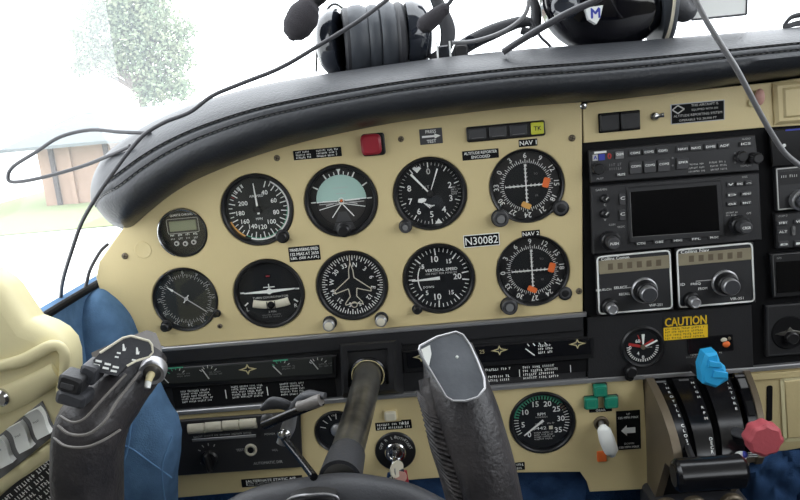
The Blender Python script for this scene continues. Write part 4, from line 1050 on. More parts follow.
# ================================================================== glareshield
st = [((101, 214), (90.5, 200), 10), ((106, 219), (91, 184), 26), ((115, 224), (97, 167), 40), ((130, 226), (109, 151), 50), ((150, 210), (137, 131), 54), ((172, 193), (168, 115), 56), ((200, 177), (207, 100), 58),
      ((250, 157), (257, 86), 60), ((300, 142), (312, 76), 60), ((350, 130.5), (358, 69), 60), ((400, 121), (404, 62.5), 60), ((460, 113), (460, 55.5), 60), ((520, 106), (520, 49.5), 60), ((580, 101.5), (580, 45), 60),
      ((640, 96), (640, 40.5), 60), ((700, 88.5), (700, 35.5), 60), ((760, 80), (760, 30.5), 60), ((830, 72), (830, 24), 60), ((960, 58), (960, 12), 60), ((1080, 45), (1080, 0), 60)]
prof = [(-.04, -.3), (0, .15), (.04, .55), (.12, .82), (.25, .98), (.4, 1.02), (.5, .96), (.525, .9), (.55, .95), (.61, .93), (.645, .83), (.665, .78), (.69, .84), (.76, .72), (.83, .52), (.9, .28), (.96, .02), (1.0, -.25)]
def interp_st(x):
    i = min(int(x), len(st) - 2); f = x - i
    def cr(get):
        g = [get(st[max(0, min(len(st) - 1, i + d))]) for d in (-1, 0, 1, 2)]
        return .5 * ((2 * g[1]) + (g[2] - g[0]) * f + (2 * g[0] - 5 * g[1] + 4 * g[2] - g[3]) * f * f + (3 * g[1] - g[0] - 3 * g[2] + g[3]) * f ** 3)
    return (cr(lambda s: s[0][0]), cr(lambda s: s[0][1])), (cr(lambda s: s[1][0]), cr(lambda s: s[1][1])), cr(lambda s: s[2])
rows = []; N = (len(st) - 1) * 5
seamA, seamB = [], []
for k in range(N + 1):
    B, T, D = interp_st(k / 5); row = []
    for s, wf in prof:
        w = wf * D; row.append(tuple(P(B[0] + (T[0] - B[0]) * s, B[1] + (T[1] - B[1]) * s, w)))
    last = Vector(row[-1]); back = [(last.x + (30 if k < 12 else 0), last.y - 3, -60), (last.x + 60 * max(0, 1 - k / 30), last.y - 6, -160), (last.x + 90 * max(0, 1 - k / 30), last.y - 14, -300), (last.x + 90 * max(0, 1 - k / 30), last.y - 40, -302), (last.x + 60 * max(0, 1 - k / 30), last.y - 40, -60), (row[0][0] + 10, row[0][1] + 10, -30)]
    rows.append(row + back)
    seamA.append((k, row[7])); seamB.append((k, row[11]))
gs = thing('glareshield', 'long padded black leather glareshield with two stitched seams above the instruments', 'glareshield', rows[N // 2][0])
b = MB(); b.loft(rows, 'leather', closed=True); b.add(rows[0], [tuple(range(len(rows[0])))], 'leather', True); b.add(rows[-1], [tuple(range(len(rows[0])))], 'leather', True)
ab(b, 'padding', gs, angle=60, recalc=True)
b = MB()
for seam in (seamA, seamB):
    pts = [Vector(p) for _, p in seam]
    for a, c_ in zip(pts, pts[1:]):
        L_ = (c_ - a).length; n = max(1, int(L_ / 4.2))
        for k in range(n):
            p, q = a.lerp(c_, (k + .2) / n), a.lerp(c_, (k + .8) / n)
            b.sweep([p + Vector((0, .1, .6)), q + Vector((0, .1, .6))], .75, .6, 'ink_dim', n=5, smooth=0)
ab(b, 'stitching', gs)

# ================================================================== yokes
def pw(l): return [tuple(P(x, y, w)) for x, y, w in l]
yo = P(365, 500, 330)
t = thing('control_yoke', 'dark control yoke with two upright grips and a worn steel shaft', 'control yoke', tuple(yo))
b = MB(); b.sweep(pw([(369, 368, 10), (364, 392, 60), (356, 422, 120), (345, 460, 190), (340, 480, 220)]), [14.2, 13.8], [14.2, 13.8], 'steel', n=32); ab(b, 'shaft', t)
b = MB(); b.sweep(pw([(347, 455, 181), (344, 465, 197), (340, 480, 220)]), [15.2, 17], [15.2, 17], 'charcoal', n=28); ab(b, 'shaft_collar', t)
b = MB(); b.sweep(pw([(215, 552, 245), (252, 522, 242), (300, 512, 238), (345, 509, 235), (392, 513, 238), (432, 528, 242), (480, 560, 245)]), [15, 19, 20, 21, 19, 18, 16], [24, 24, 26, 28, 26, 24, 20], 'charcoal', n=28, ref=(0, 1, 0)); ab(b, 'hub', t)
b = MB(); c0 = P(312, 503, 262); b.sweep([(c0.x + 19 * math.cos(a), c0.y + 7 * math.sin(a), 263 - 3 * abs(math.cos(a))) for a in [2 * PI * k / 40 for k in range(41)]], 1.1, 1.1, 'silver', n=6, smooth=0); ab(b, 'badge_ring', t)
b = MB(); b.prism([(c0.x + 18 * math.cos(a), c0.y + 6 * math.sin(a)) for a in [2 * PI * k / 32 for k in range(32)]], 250, 262, 'black', 2); ab(b, 'badge', t)
# right grip
D = 300
b = MB(); b.sweep(pw([(448, 352, 275), (459, 392, 290), (472, 430, 300), (487, 480, 305), (500, 545, 305)]), [17.5, 20.5, 21, 20.5, 20, 21], [20, 26, 27, 27, 26], 'grip', n=36, ref=(0, 0, 1), power=2.5)
ab(b, 'right_grip', t)
# cut face plate at the top of the right grip
def on(q, nr, px, py):
    o_ = sum(q, Vector()) / len(q); e = Vector((CW.x * 1000, CW.z * 1000, -CW.y * 1000)); d = Vector(P(px, py, 300)) - e
    return e + d * ((o_ - e).dot(nr) / d.dot(nr))
def plate_quad(pts, m, name, rim=None, th=3):
    b = MB(); q = [Vector(P(*p)) for p in pts]; n = len(q); c_ = sum(q, Vector()) / n
    nrm = Vector()
    for i in range(n): nrm += (q[i] - c_).cross(q[(i + 1) % n] - c_)
    nrm.normalize()
    q = [on(q, nrm, p[0], p[1]) for p in pts]
    if nrm.z < 0: nrm = -nrm; q = q[::-1]
    back = [p - nrm * th for p in q]
    b.add(q + back, [tuple(range(n)), tuple(reversed(range(n, 2 * n)))] + [(i, n + i, n + (i + 1) % n, (i + 1) % n) for i in range(n)], m)
    if rim: b.sweep([p + nrm * .2 for p in q + [q[0]]], .8, .8, rim, n=6, smooth=0)
    return b, q, nrm
rp = [(420, 346, 308), (437, 337, 306), (456, 332, 304), (463, 335, 305), (470, 345, 308), (477, 360, 313), (484, 378, 318), (485, 388, 320), (478, 397, 322), (466, 401, 323), (453, 401, 323), (446, 397, 322), (436, 380, 319), (424, 360, 313), (419, 350, 309)]
b, q, nr = plate_quad(rp, 'grip_plate', 'x', 'silver', 22); ab(b, 'top_plate', t)
b = MB(); s_ = [on(q, nr, *p) + nr * .5 for p in [(421, 349.5), (430, 345), (431.5, 354), (429, 366), (425, 360)]]; b.add(s_ if nr.dot((s_[1] - s_[0]).cross(s_[2] - s_[0])) > 0 else s_[::-1], [(0, 1, 2, 3, 4)], 'white'); ab(b, 'white_corner_patch', t)
b = MB(); s0 = on(q, nr, 457, 357) + nr * .3; b.ball(s0, 1.0, 'white', 8, 5); ab(b, 'rivet', t)
b = MB(); b.sweep(pw([(432, 378, 285), (438, 405, 292), (447, 440, 297), (458, 475, 300), (474, 540, 300)]), [9, 11, 12, 12, 12], [18, 20, 22, 22, 22], 'lacing', n=20, ref=(0, 0, 1)); ab(b, 'laced_leather_edge', t)
b = MB(); lp_ = smooth_path(pw([(427, 400, 304), (432, 418, 312), (440, 450, 318), (452, 482, 320), (462, 512, 320)]), 6)
for a_ in lp_: b.sweep([a_ + Vector((-6, 3, -7)), a_ + Vector((0, -1, 1)), a_ + Vector((8, -4, 1))], [1.2, 1.8, 1.2], [1.2, 1.8, 1.2], 'lacing', n=8, smooth=2)
ab(b, 'lacing_cord', t)
# left grip
b = MB(); b.sweep(pw([(152, 352, 262), (135, 375, 275), (112, 398, 288), (93, 425, 297), (88, 460, 300), (89, 500, 300), (90, 560, 300)]), [12, 16, 20, 22, 21, 20.5, 20], [14, 18, 24, 28, 28, 28, 28], 'grip', n=36, ref=(0, 0, 1), power=2.4); ab(b, 'left_grip', t)
b, q_, n_ = plate_quad([(120, 340, 280), (147, 330, 258), (156, 333, 256), (161, 345, 258), (166, 374, 266), (161, 382, 270), (150, 384, 276), (128, 372, 290)], 'worn', 'x', None, 34); ab(b, 'left_grip_end', t)
# switch face on the left grip
lp = [(93, 360, 312), (100, 353, 310), (123, 338, 302), (131, 336, 300), (149, 341, 298), (152, 345, 298), (152.5, 352, 299), (149, 357, 301), (136, 361, 305), (127, 366, 309), (117, 376, 312), (98, 372, 314)]
b, q, nr = plate_quad(lp, 'charcoal', 'x', None, 16); ab(b, 'switch_face', t)
b = MB(); b.sweep([Vector(p) + nr * .4 for p in [P(*p) for p in lp[1:10]]],   .8, .6, 'offwhite', n=6, smooth=0)
def dab(pts):
    s = [Vector(P(*p)) + nr * .7 for p in pts]; 
    if (s[1] - s[0]).cross(s[2] - s[0]).dot(nr) < 0: s = s[::-1]
    b.add(s, [tuple(range(len(s)))], 'white')
def dabp(pts):
    s = [on(q, nr, x, y) + nr * .9 for x, y in pts]
    if (s[1] - s[0]).cross(s[2] - s[0]).dot(nr) < 0: s = s[::-1]
    b.add(s, [tuple(range(len(s)))], 'white')
for x, y in ((99, 361), (108, 364), (116, 367)):
    for dx, dy in ((0, 0), (-2, 4)):
        dabp([(x + dx - 3, y + dy - 1.5), (x + dx + 3.2, y + dy - .2), (x + dx + 2.6, y + dy + 1.8), (x + dx - 3.6, y + dy + .6)])
for x, y in ((123.5, 348), (137, 351.5)): dabp([(x - .8, y - 4), (x + .6, y - 4), (x + 1.8, y + 1), (x + 3, y - 1), (x + 2, y + 3), (x - 1, y + 3)])
for x, y in ((119, 353), (117, 357), (134, 360)): dabp([(x - 2, y - 1), (x + 2, y - .4), (x + 1.6, y + 1.2), (x - 2.2, y + .6)])
ab(b, 'white_markings', t)
for nm, pts, dd in (('worn_seam', [(58, 426, 324), (70, 434, 329), (88, 434, 331), (104, 422, 328), (118, 400, 316), (140, 372, 292)], 1.0), ('worn_seam', [(54, 438, 321), (66, 446, 329), (86, 447, 332), (104, 440, 328), (120, 430, 312)], .9),
                ('worn_seam', [(60, 416, 322), (72, 422, 328), (84, 419, 331), (100, 402, 324), (126, 374, 308)], .8)):
    b = MB(); b.sweep(pw(pts), dd, dd, 'worn', n=6); ab(b, nm, t)
# push-to-talk block
b = MB(); c0 = P(74, 381, 322); b.box((c0.x, c0.y, 322), (14.5, 10.5, 14), 'black', 2, rot=-.35); b.box((c0.x - 1, c0.y - .5, 329.3), (8, 3.4, .8), 'key', .6, rot=-.35); ab(b, 'push_to_talk_switch', t)
b = MB(); c0 = P(71, 399, 326); b.box((c0.x, c0.y, 321), (18, 9, 15), 'charcoal', 2.5, rot=-.35); ab(b, 'trim_switch', t)
b = MB(); c0 = P(88, 375, 318); b.box((c0.x, c0.y, 312), (10, 12, 16), 'charcoal', 2, rot=-.35); ab(b, 'switch_block', t)
b = MB(); c0 = Vector(P(152, 373, 288)); axv = (.1, -.2, 1); b.lathe([(8.8, -7), (8.8, 0), (8, 1.2), (6.8, .6), (0, .4)], 'silver', c0, 28, axis=axv); b.lathe([(6.4, .2), (3.6, 2), (0, 2.4)], 'steel', c0, 24, axis=axv)
ab(b, 'toggle_collar', t)
b = MB(); b.sweep([c0 + Vector((0, 0, 1)), c0 + Vector((.0, -1, 5)), c0 + Vector((-.3, -3, 8))], [2.8, 2.2], [2.8, 2.2], 'gold', n=12); b.sweep([c0 + Vector((-.3, -2.5, 7)), c0 + Vector((-.6, -6.5, 10))], [2.2, 2], [2.2, 2], 'white', n=12, smooth=0); ab(b, 'toggle_lever', t)
# housing around the shaft
t = thing('shaft_housing', 'black square housing with round opening where the yoke shaft enters', 'housing', P(371, 370, 0))
b = MB(); b.loft([[(*p, w_) for p in quad(t, pq, w_)] for pq, w_ in (([(343, 347), (402, 342), (404, 393), (344, 398)], 0), ([(340, 344), (396, 340), (397, 392), (342, 396)], 24), ([(342, 346), (393, 342), (394, 389), (344, 393)], 28), ([(347, 351), (388, 348), (389, 384), (348, 388)], 27), ([(349, 353), (386, 350), (387, 382), (350, 386)], 22))], 'black', closed=True); b.prism(quad(t, [(348, 352), (387, 349), (388, 383), (349, 387)], 22), 10, 22.5, 'black'); b.build('body', t)
b = MB(); b.lathe([(19, 22), (19, 25), (17.5, 26), (15.5, 25), (15, 22)], 'gloss_black', (-1, 4, 0), 36, cap=False); b.lathe([(15.6, 25.2), (16.4, 26), (17, 25.8)], 'gold', (-1, 4, 0), 36, cap=False); b.build('opening_ring', t)
# chart clip
tc_ = P(285, 437, 205)
t = thing('chart_clip', 'metal chart clip with black rods clamped beside the yoke shaft', 'clip', tuple(tc_))
b = MB(); b.sweep(pw([(264, 425, 205), (285, 416, 215), (322, 401, 225)]), 3.6, 3.6, 'gloss_black', n=14); ab(b, 'upper_rod', t)
b = MB(); b.sweep(pw([(284, 438, 205), (298, 456, 230), (314, 477, 265)]), 3., 3., 'gloss_black', n=12); ab(b, 'lower_rod', t)
b = MB(); b.sweep(pw([(290, 412, 208), (300, 402, 212), (308, 396, 218), (325, 396, 224)]), [3, 5, 4.4, 2.2], [4, 5, 5, 3], 'charcoal', n=14); b.sweep(pw([(300, 407, 218), (314, 402, 224), (321, 400, 226)]), [5, 4.6], [5, 4.6], 'worn', n=14); ab(b, 'clamp_jaw', t)
b = MB(); b.sweep(pw([(262, 408, 198), (274, 403, 202), (286, 405, 206), (292, 410, 207)]), [2.5, 5.5, 5, 2.5], [3, 3, 3, 2], 'charcoal', n=14); ab(b, 'spring_lever', t)
b = MB(); b.ball(P(268, 421, 200), (6, 6.5, 4), 'key'); ab(b, 'thumb_pad', t)
b = MB(); b.sweep(pw([(292, 414, 206), (288, 428, 205), (281, 444, 204)]), [4.5, 5.5, 4], [2.4, 2.4], 'silver', n=14); b.ball(P(284, 434, 208), (5.5, 4.4, 3.5), 'chrome'); ab(b, 'pivot_bracket', t)

# ================================================================== headsets and cables on the glareshield
def ear(t, name, c, rx, ry, th, ax, m='shell', seal=True):
    b = MB(); b.lathe([(0, -th), (rx * .5, -th * .95), (rx * .85, -th * .7), (rx, -th * .3), (rx, 0)], m, c, 40, axis=ax); ab(b, name, t)
deck_w = -40
h0 = P(375, 68, -60)
t = thing('headset', 'grey-black aviation headset lying with both ear cups together on the glareshield', 'headset', tuple(h0))
def cup(t, px, w, R, sgn, m, dpt, py0=2):
    """shell facing left (sgn -1) or right, centre on the photo column px, standing on the glareshield"""
    c = P(px, py0, w)
    b = MB(); b.lathe([(R * .98, 0), (R, -dpt * .25), (R * .93, -dpt * .6), (R * .7, -dpt * .88), (R * .35, -dpt), (0, -dpt * 1.02)], m, c, 48, axis=(sgn, .02, .15)); ab(b, 'ear_cup', t); return c
def seal(t, px, w, R, th, m='ear_seal', py0=2, axis=(-1, .02, .15)):
    c = P(px, py0, w); b = MB(); b.lathe([(R * .7, -th / 2), (R * .93, -th / 2), (R, -th * .2), (R, th * .2), (R * .93, th / 2), (R * .7, th / 2)], m, c, 48, axis=axis, cap=False); ab(b, 'ear_seal', t)
Rr = 37
cup(t, 341, -80, Rr * .98, 1, 'shell_grey', 24, 43)
seal(t, 347, -80, Rr * .96, 8, 'charcoal', 42); seal(t, 358, -80, Rr * 1.0, 20, 'ear_seal', 41); seal(t, 374, -80, Rr * .97, 14, 'ear_seal', 39.5); seal(t, 387, -80, Rr * 1.02, 16, 'ear_seal', 38); seal(t, 399, -80, Rr * .97, 10, 'charcoal', 37)
cup(t, 405, -80, Rr * .98, -1, 'shell_grey', 28, 35)
b = MB(); b.sweep(pw([(316, 72, -90), (318, 40, -90), (326, 12, -90), (336, 4, -90), (352, 16, -90)]), [1.6, 2], [3, 3], 'chrome', n=10); ab(b, 'yoke_bracket', t)
b = MB(); b.sweep(pw([(430, 60, -70), (444, 50, -70), (448, 30, -70), (440, 8, -70), (430, -14, -70)]), [5, 8, 6], [4, 4], 'charcoal', n=12); ab(b, 'headband_stirrup', t)
b = MB(); b.sweep(pw([(337, -28, -40), (322, -8, -40), (312, 4, -40)]), [7, 9, 7], [7, 9, 7], 'black', n=14); ab(b, 'boom_arm', t)
b = MB(); b.sweep(pw([(314, 4, -40), (308, 10, -38), (300, 22, -36), (294, 33, -34), (291, 40, -33)]), [8, 13, 16, 15, 11, 3], [8, 13, 15, 14, 10, 3], 'foam', n=28); ab(b, 'microphone_foam', t)
b = MB(); b.box((P(444, 52, -50).x, P(444, 52, -50).y, -50), (13, 13, 10), 'shell_grey', 2)
for dx in (-7, 6): b.box((P(444, 50, -50).x + dx, P(444, 50, -50).y, -44), (1.8, 16, 6), 'paper')
ab(b, 'battery_clip', t)
mic = P(430, 20, 0)
t = thing('microphone', 'small ribbed black microphone on a thin stalk above the glareshield', 'microphone', tuple(mic))
b = MB(); b.sweep(pw([(420, 30, 0), (425, 25, 0), (435, 17, 0), (444, 9, 0), (448, 5, 0)]), [5, 8.5, 8, 6, 3], [5, 8.5, 8, 6, 3], 'foam', n=20)
ab(b, 'body', t)
b = MB(); b.tube(pw([(446, 7, 0), (453, -2, 0), (462, -14, 0)]), 2, 'charcoal'); ab(b, 'stalk', t)
h1 = P(605, 45, -60)
t = thing('headset', 'glossy black headset with a white and blue sticker, right on the glareshield', 'headset', tuple(h1))
c = P(604, -8, -70)
b = MB()
b.sweep([Vector(c) + Vector((0, 0, z)) for z in (-45, -25, 0, 22, 38, 46)], [56, 64, 68, 66, 54, 30], [50, 58, 62, 60, 50, 28], 'shell', n=48, ref=(0, 1, 0), smooth=3); ab(b, 'ear_cup', t)
c2 = c + Vector((66, 4, 0))
b = MB(); b.sweep([(c.x + 44, c.y, -70), (c.x + 52, c.y + 1, -70), (c.x + 60, c.y + 2, -70), (c.x + 66, c.y + 2, -70)], [60, 62, 58, 52], [52, 54, 50, 44], 'ear_seal', n=48, smooth=3, ref=(0, 0, 1)); ab(b, 'ear_seal', t)
b = MB(); b.sweep([(c.x + 53.5, c.y, -69), (c.x + 55.5, c.y, -69)], [63, 63], [56, 56], 'offwhite', n=48, smooth=0, ref=(0, 0, 1)); ab(b, 'seal_ring', t)
sp = P(594, 15, -18)
b = MB(); b.prism([(sp.x - 9, sp.y + 7), (sp.x + 8, sp.y + 8), (sp.x + 5, sp.y - 3), (sp.x + 1, sp.y - 9), (sp.x - 6, sp.y - 4)][::-1], -23, -13, 'paper'); b.text('M', (sp.x, sp.y + 1), 9, -12.8, 'blue_ink', bold=.8); ab(b, 'sticker', t)
b = MB(); e = P(566, 6, -20); b.lathe([(14, 0), (14, 3), (11, 5), (8, 3)], 'shell_grey', e, 28, axis=(-.3, .3, 1)); ab(b, 'knob', t)
t = thing('folded_earpiece', 'dark round earpiece hanging over the glareshield beside a white frame', 'headset', tuple(P(677, 5, -40)))
b = MB(); b.sweep(pw([(664, -12, -40), (672, 2, -40), (684, 9, -40), (692, 4, -40)]), [8, 15, 13, 9], [8, 12, 12, 9], 'charcoal', n=24); ab(b, 'ear_pad', t)
fr = P(718, 5, -40)
t = thing('paper_card', 'white card in a thin dark frame standing behind the hanging cable', 'card', tuple(fr))
b = MB(); b.prism(quad(t, [(690, -12), (747, -12), (746, 14), (691, 20)], -40), -1, 1, 'paper'); b.build('card', t)
b = MB(); qq = quad(t, [(690, -14), (691.5, 20), (746, 14.5), (747, -14)], -40)
for a_, b__ in zip(qq, qq[1:]): b.sweep([(a_[0], a_[1], 1), (b__[0], b__[1], 1)], 1.1, 1.1, 'charcoal', n=6, smooth=0)
b.build('frame', t)
# dark stand with boom between the headsets
t = thing('boom_stand', 'dark angled bracket lying between the two headsets on the glareshield', 'bracket', tuple(P(495, 40, -60)))
b = MB(); b.sweep(pw([(452, 58, -60), (465, 46, -60), (490, 33, -60), (520, 22, -60), (537, 24, -60)]), [4, 8, 8, 6, 3], [5, 5, 5, 4], 'charcoal', n=14); ab(b, 'arm', t)
b = MB(); b.sweep(pw([(521, 30, -60), (533, 32, -60), (536, 12, -60), (531, -8, -60)]), [4, 6, 4], [4, 4], 'charcoal', n=12); ab(b, 'upright', t)
b = MB(); b.lathe([(6, -3), (6, 3)], 'shell_grey', P(470, 42, -56), 20); b.box((P(461, 52, -50).x, P(461, 52, -50).y, -50), (14, 16, 10), 'black', 3); ab(b, 'pivot', t)
b = MB(); b.box((P(548, 0, -60).x, P(530, 3, -60).y, -55), (9, 16, 9), 'cable_grey', 2); q = None
def cable(name, label, pts, r, m, n=10):
    b = MB(); pth = pw(pts); b.sweep(pth, r, r, m, n=n, smooth=8)
    o = b.build(name, None, org=pth[0]); tag(o, label, 'cable'); return o
cable('headset_cable', 'thin cable slung from the left headset down the left end of the glareshield', [(392, -4, 40), (360, 20, 50), (318, 46, 56), (280, 68, 60), (240, 84, 62), (212, 96, 64), (190, 112, 66), (165, 122, 68), (145, 134, 70), (130, 150, 72), (112, 174, 74), (97, 196, 76), (82, 222, 70), (72, 250, 60), (63, 280, 40), (61, 300, 20), (63, 318, 0)], 1.9, 'cable')
cable('headset_cable', 'cable looping out past the left end of the glareshield against the sky', [(150, 133, 20), (120, 132, 10), (90, 130, 0), (60, 137, 0), (36, 152, 0), (14, 166, 0), (8, 176, 0), (13, 182, 0), (40, 178, 0), (80, 167, 0), (108, 156, 10), (130, 146, 30)], 1.9, 'cable')
cable('headset_cable', 'short cable coming round the left edge of the instrument panel', [(108, 244, -12), (100, 252, -4), (90, 270, 4), (85, 288, 6), (76, 302, 6), (67, 314, 4), (63, 320, 0)], 1.8, 'cable')
cable('headset_cable', 'thick grey cable crossing the right side in front of the radios', [(692, -8, 120), (706, 20, 122), (722, 46, 124), (736, 68, 122), (748, 90, 118), (760, 113, 112), (772, 134, 106), (786, 154, 100), (806, 170, 96)], 2.3, 'cable_grey', 12)
cable('headset_cable', 'thick black cable rising from the glareshield in front of the shiny headset', [(503, 52, 20), (520, 41, 24), (545, 26, 28), (570, 12, 30), (595, 1, 32), (612, -10, 34)], 3.2, 'cable', 12)
cable('headset_cable', 'grey cable curving up from the small clip between the headsets', [(452, 43, -30), (475, 41, -30), (500, 33, -30), (518, 22, -30), (527, 10, -30), (530, -10, -30)], 2.1, 'cable_grey')
cable('headset_cable', 'thin dark cable bending down beside the shiny headset', [(531, 20, -40), (540, 36, -40), (548, 44, -42), (554, 51, -44)], 1.5, 'cable')
t = thing('sunglasses', 'small dark pair of glasses at the right end of the glareshield', 'glasses', tuple(P(800, 25, -20)))
b = MB(); b.sweep(pw([(784, 25, -20), (792, 17, -20), (806, 14, -20)]), [1.6, 3], [1.6, 3], 'charcoal', n=8); b.sweep(pw([(783, 27, -20), (800, 23, -20), (815, 22, -20)]), [2, 4], [1, 2], 'charcoal', n=8); ab(b, 'frame', t)
b = MB(); b.tube(pw([(783, 26, -20), (785, 36, -20), (794, 42, -18), (812, 46, -16)]), .8, 'charcoal'); ab(b, 'temple', t)

# ================================================================== left side: trim, carpet, switches
b = MB()
op = [(-60, 240), (0, 279), (8, 287), (18, 302), (30, 319), (46, 325), (58, 332), (67, 342), (71, 355), (72, 372), (66, 392), (72, 420), (90, 500), (90, 560), (-60, 560)]
WS = 230
outl = [tuple(P(x, y, WS)[:2]) for x, y in op]
rows = []
for dw, ins in ((-26, 5), (-14, 2), (-5, 0), (1, 2), (5, 7), (6, 14)):
    c_ = (outl[-1][0] - 10, outl[-1][1] + 40); r = []
    for p in outl:
        d = Vector((c_[0] - p[0], c_[1] - p[1])).normalized() * ins; r.append((p[0] + d.x, p[1] + d.y, WS + dw))
    rows.append(r)
b.loft(rows, 'cream', closed=True); b.add(rows[-1], [tuple(range(len(outl)))], 'cream', True)
o = b.build('wall_left_trim', None, recalc=True, org=tuple(P(20, 420, WS))); struct(o); o.name = 'trim_1'
b = MB()   # raised ledge
b.sweep([P(x, y, WS + 8) for x, y in ((-30, 372), (0, 366), (24, 360), (52, 346), (64, 352), (64, 372), (60, 392))], [4, 5, 4, 3], [3, 3], 'cream', n=14); 
b.sweep([P(x, y, WS + 7) for x, y in ((-30, 414), (0, 402), (30, 388), (58, 372))], [9, 10, 8], [3, 4], 'cream', n=14)
b.sweep([P(x, y, WS + 7) for x, y in ((-30, 508), (0, 486), (30, 466), (58, 446))], [6, 6], [3, 4], 'cream', n=14)
o = b.build('trim_2', None, org=tuple(P(20, 400, WS))); struct(o)
b = MB(); c = P(2.5, 397, WS + 9); b.lathe([(6.6, -2), (6.4, 3), (4.6, 4.6), (0, 5)], 'chrome', n=24); solo(b, 'trim_button', tuple(c), 'chrome button on the cream side trim above the white switches', 'button')
b = MB(); q4 = [P(-30, 470, WS + 7), P(50, 405, WS + 7), P(58, 440, WS + 7), P(-22, 506, WS + 7)]
bt = thing('switch_bezel', 'dark grey slanted bezel holding the white rocker switches', 'bezel', tuple(P(18, 452, WS + 6)))
o_ = ORIGIN[bt.name]
sq = [(x - o_.x, y - o_.y) for x, y, _ in [P(*p, WS + 7) for p in ((-16, 448), (42, 401), (56, 433), (-4, 483))]]
b.prism([p for p in sq][::-1], -2, 3, 'ink_dim', 1); b.build('frame', bt, recalc=True)
sw = None
for k, (x, y, lb) in enumerate(((41, 421, 'white rocker switch nearest the yoke grip, top of the slanted row'), (23, 435, 'middle white rocker switch with faint print in the slanted row'), (4, 450, 'white rocker switch at the picture edge, lowest of the slanted row'))):
    p = P(x, y, WS + 9)
    if sw is None:
        sw = thing('rocker_switch', lb, 'switch', tuple(p), 'white rocker switches', rot=.40)
        b = MB(); rr = []
        for j in range(9):
            s = -1 + 2 * j / 8; sh = 1.6 * math.sin(s * 2.4); rr.append([(-5.8 + sh, s * 10.4, 0), (-5.6 + sh, s * 10.4, 4 + 2 * s * s), (5.6 + sh, s * 10.4, 4 + 2 * s * s), (5.8 + sh, s * 10.4, 0)])
        b.loft(rr, 'white', closed=True); b.add(rr[0], [(0, 1, 2, 3)], 'white'); b.add(rr[-1], [(3, 2, 1, 0)], 'white'); b.build('rocker', sw, recalc=True)
        b = MB(); b.greek((.5, 2), 7, 2, 1, 4.5, 'ink_dim'); b.build('print', sw)
    else: copy_tree(sw, tuple(p), lb)
c = P(40, 488, WS + 9); b = MB(); b.box((0, 0, 0), (70, 30, 1), 'black', .5, rot=.6)
t = thing('placard', 'slanted black text placard on the cream side trim below the switches', 'placard', tuple(c), rot=.62)
b = MB(); b.box((0, 0, 0), (76, 30, 1), 'black', .5); b.greek((0, 0), 70, 26, 5, .7, 'white'); b.build('plate', t)
# sidewall (blue carpet) running forward under the window sill
sill = P(97, 291, 0); sx = sill.x; sy = sill.y
b = MB(); b.add([(sx - 4, sy + 2, -420), (sx - 4, sy + 2, 240), (sx - 4, -700, 240), (sx - 4, -700, -420), (sx - 30, sy + 2, -420), (sx - 30, sy + 2, 240), (sx - 30, -700, 240), (sx - 30, -700, -420)],
      [(0, 1, 2, 3), (4, 7, 6, 5), (0, 4, 5, 1), (1, 5, 6, 2), (3, 2, 6, 7), (0, 3, 7, 4)], 'blue'); o = b.build('wall_left', None, recalc=True); struct(o)
b = MB(); b.sweep([(sx - 6, sy + 4, -420), (sx - 6, sy + 4, 60), (sx - 6, sy + 2, 240)], 5, 4, 'matte_black', n=10, smooth=0); o = b.build('trim_3', None); struct(o)
# blue padded kick panel bulging beside the gauges
t = thing('kick_panel', 'rounded blue carpeted side pad between the cream trim and instrument panel', 'pad', tuple(P(95, 380, 10)))
oc = [(46, 330), (60, 320), (72, 308), (84, 297), (97, 291), (108, 297), (119, 307), (128, 319), (134, 333), (140, 350), (140, 400), (120, 440), (70, 440), (60, 380)]
rows = []; cc = P(100, 370, 30)
oc = [tuple(P(x, y, 10)) for x, y in oc]
for dw, f in ((-60, 1.0), (-14, 1.0), (0, .99), (10, .95), (18, .87), (25, .74), (30, .5), (32, .2)):
    rows.append([tuple((Vector((x, y, 10)) - Vector((cc.x, cc.y, 10))) * f + Vector((cc.x, cc.y, 10 + dw))) for x, y, _ in oc])
b = MB(); b.loft([smooth_path(r + [r[0]], 4)[:-1] for r in rows], 'blue', closed=True)
ab(b, 'carpet', t, angle=80)
# blue quilted cover beside the left grip
t = thing('quilted_cover', 'blue quilted fabric cover behind the left yoke grip with diagonal seams', 'cover', tuple(P(140, 480, 90)))
oc = [(120, 398), (142, 381), (151, 386), (156, 398), (163, 412), (171, 424), (175, 440), (174, 462), (171, 482), (171, 560), (85, 560), (100, 440)]
rows = []; cc = P(138, 470, 90)
for dw, f in ((-22, 1.0), (-14, 1.0), (-8, .99), (0, .96), (7, .86), (12, .7), (15, .4), (16, .1)):
    rows.append([tuple((P(x, y, 90) - cc) * f + cc + Vector((0, 0, dw))) for x, y in oc])
b = MB(); b.loft(rows, 'blue', closed=True); b.add(rows[-1], [tuple(range(len(oc)))], 'blue', True); ab(b, 'cloth', t, angle=70, recalc=True)
b = MB()
for pts in ([(143, 385), (134, 408), (128, 447), (122, 470), (119, 510)], [(108, 443), (128, 447), (150, 462), (172, 478)], [(172, 436), (162, 470), (168, 520)]):
    b.sweep([P(x, y, 106) for x, y in pts], .9, .7, 'seam', n=6)
ab(b, 'seam', t)
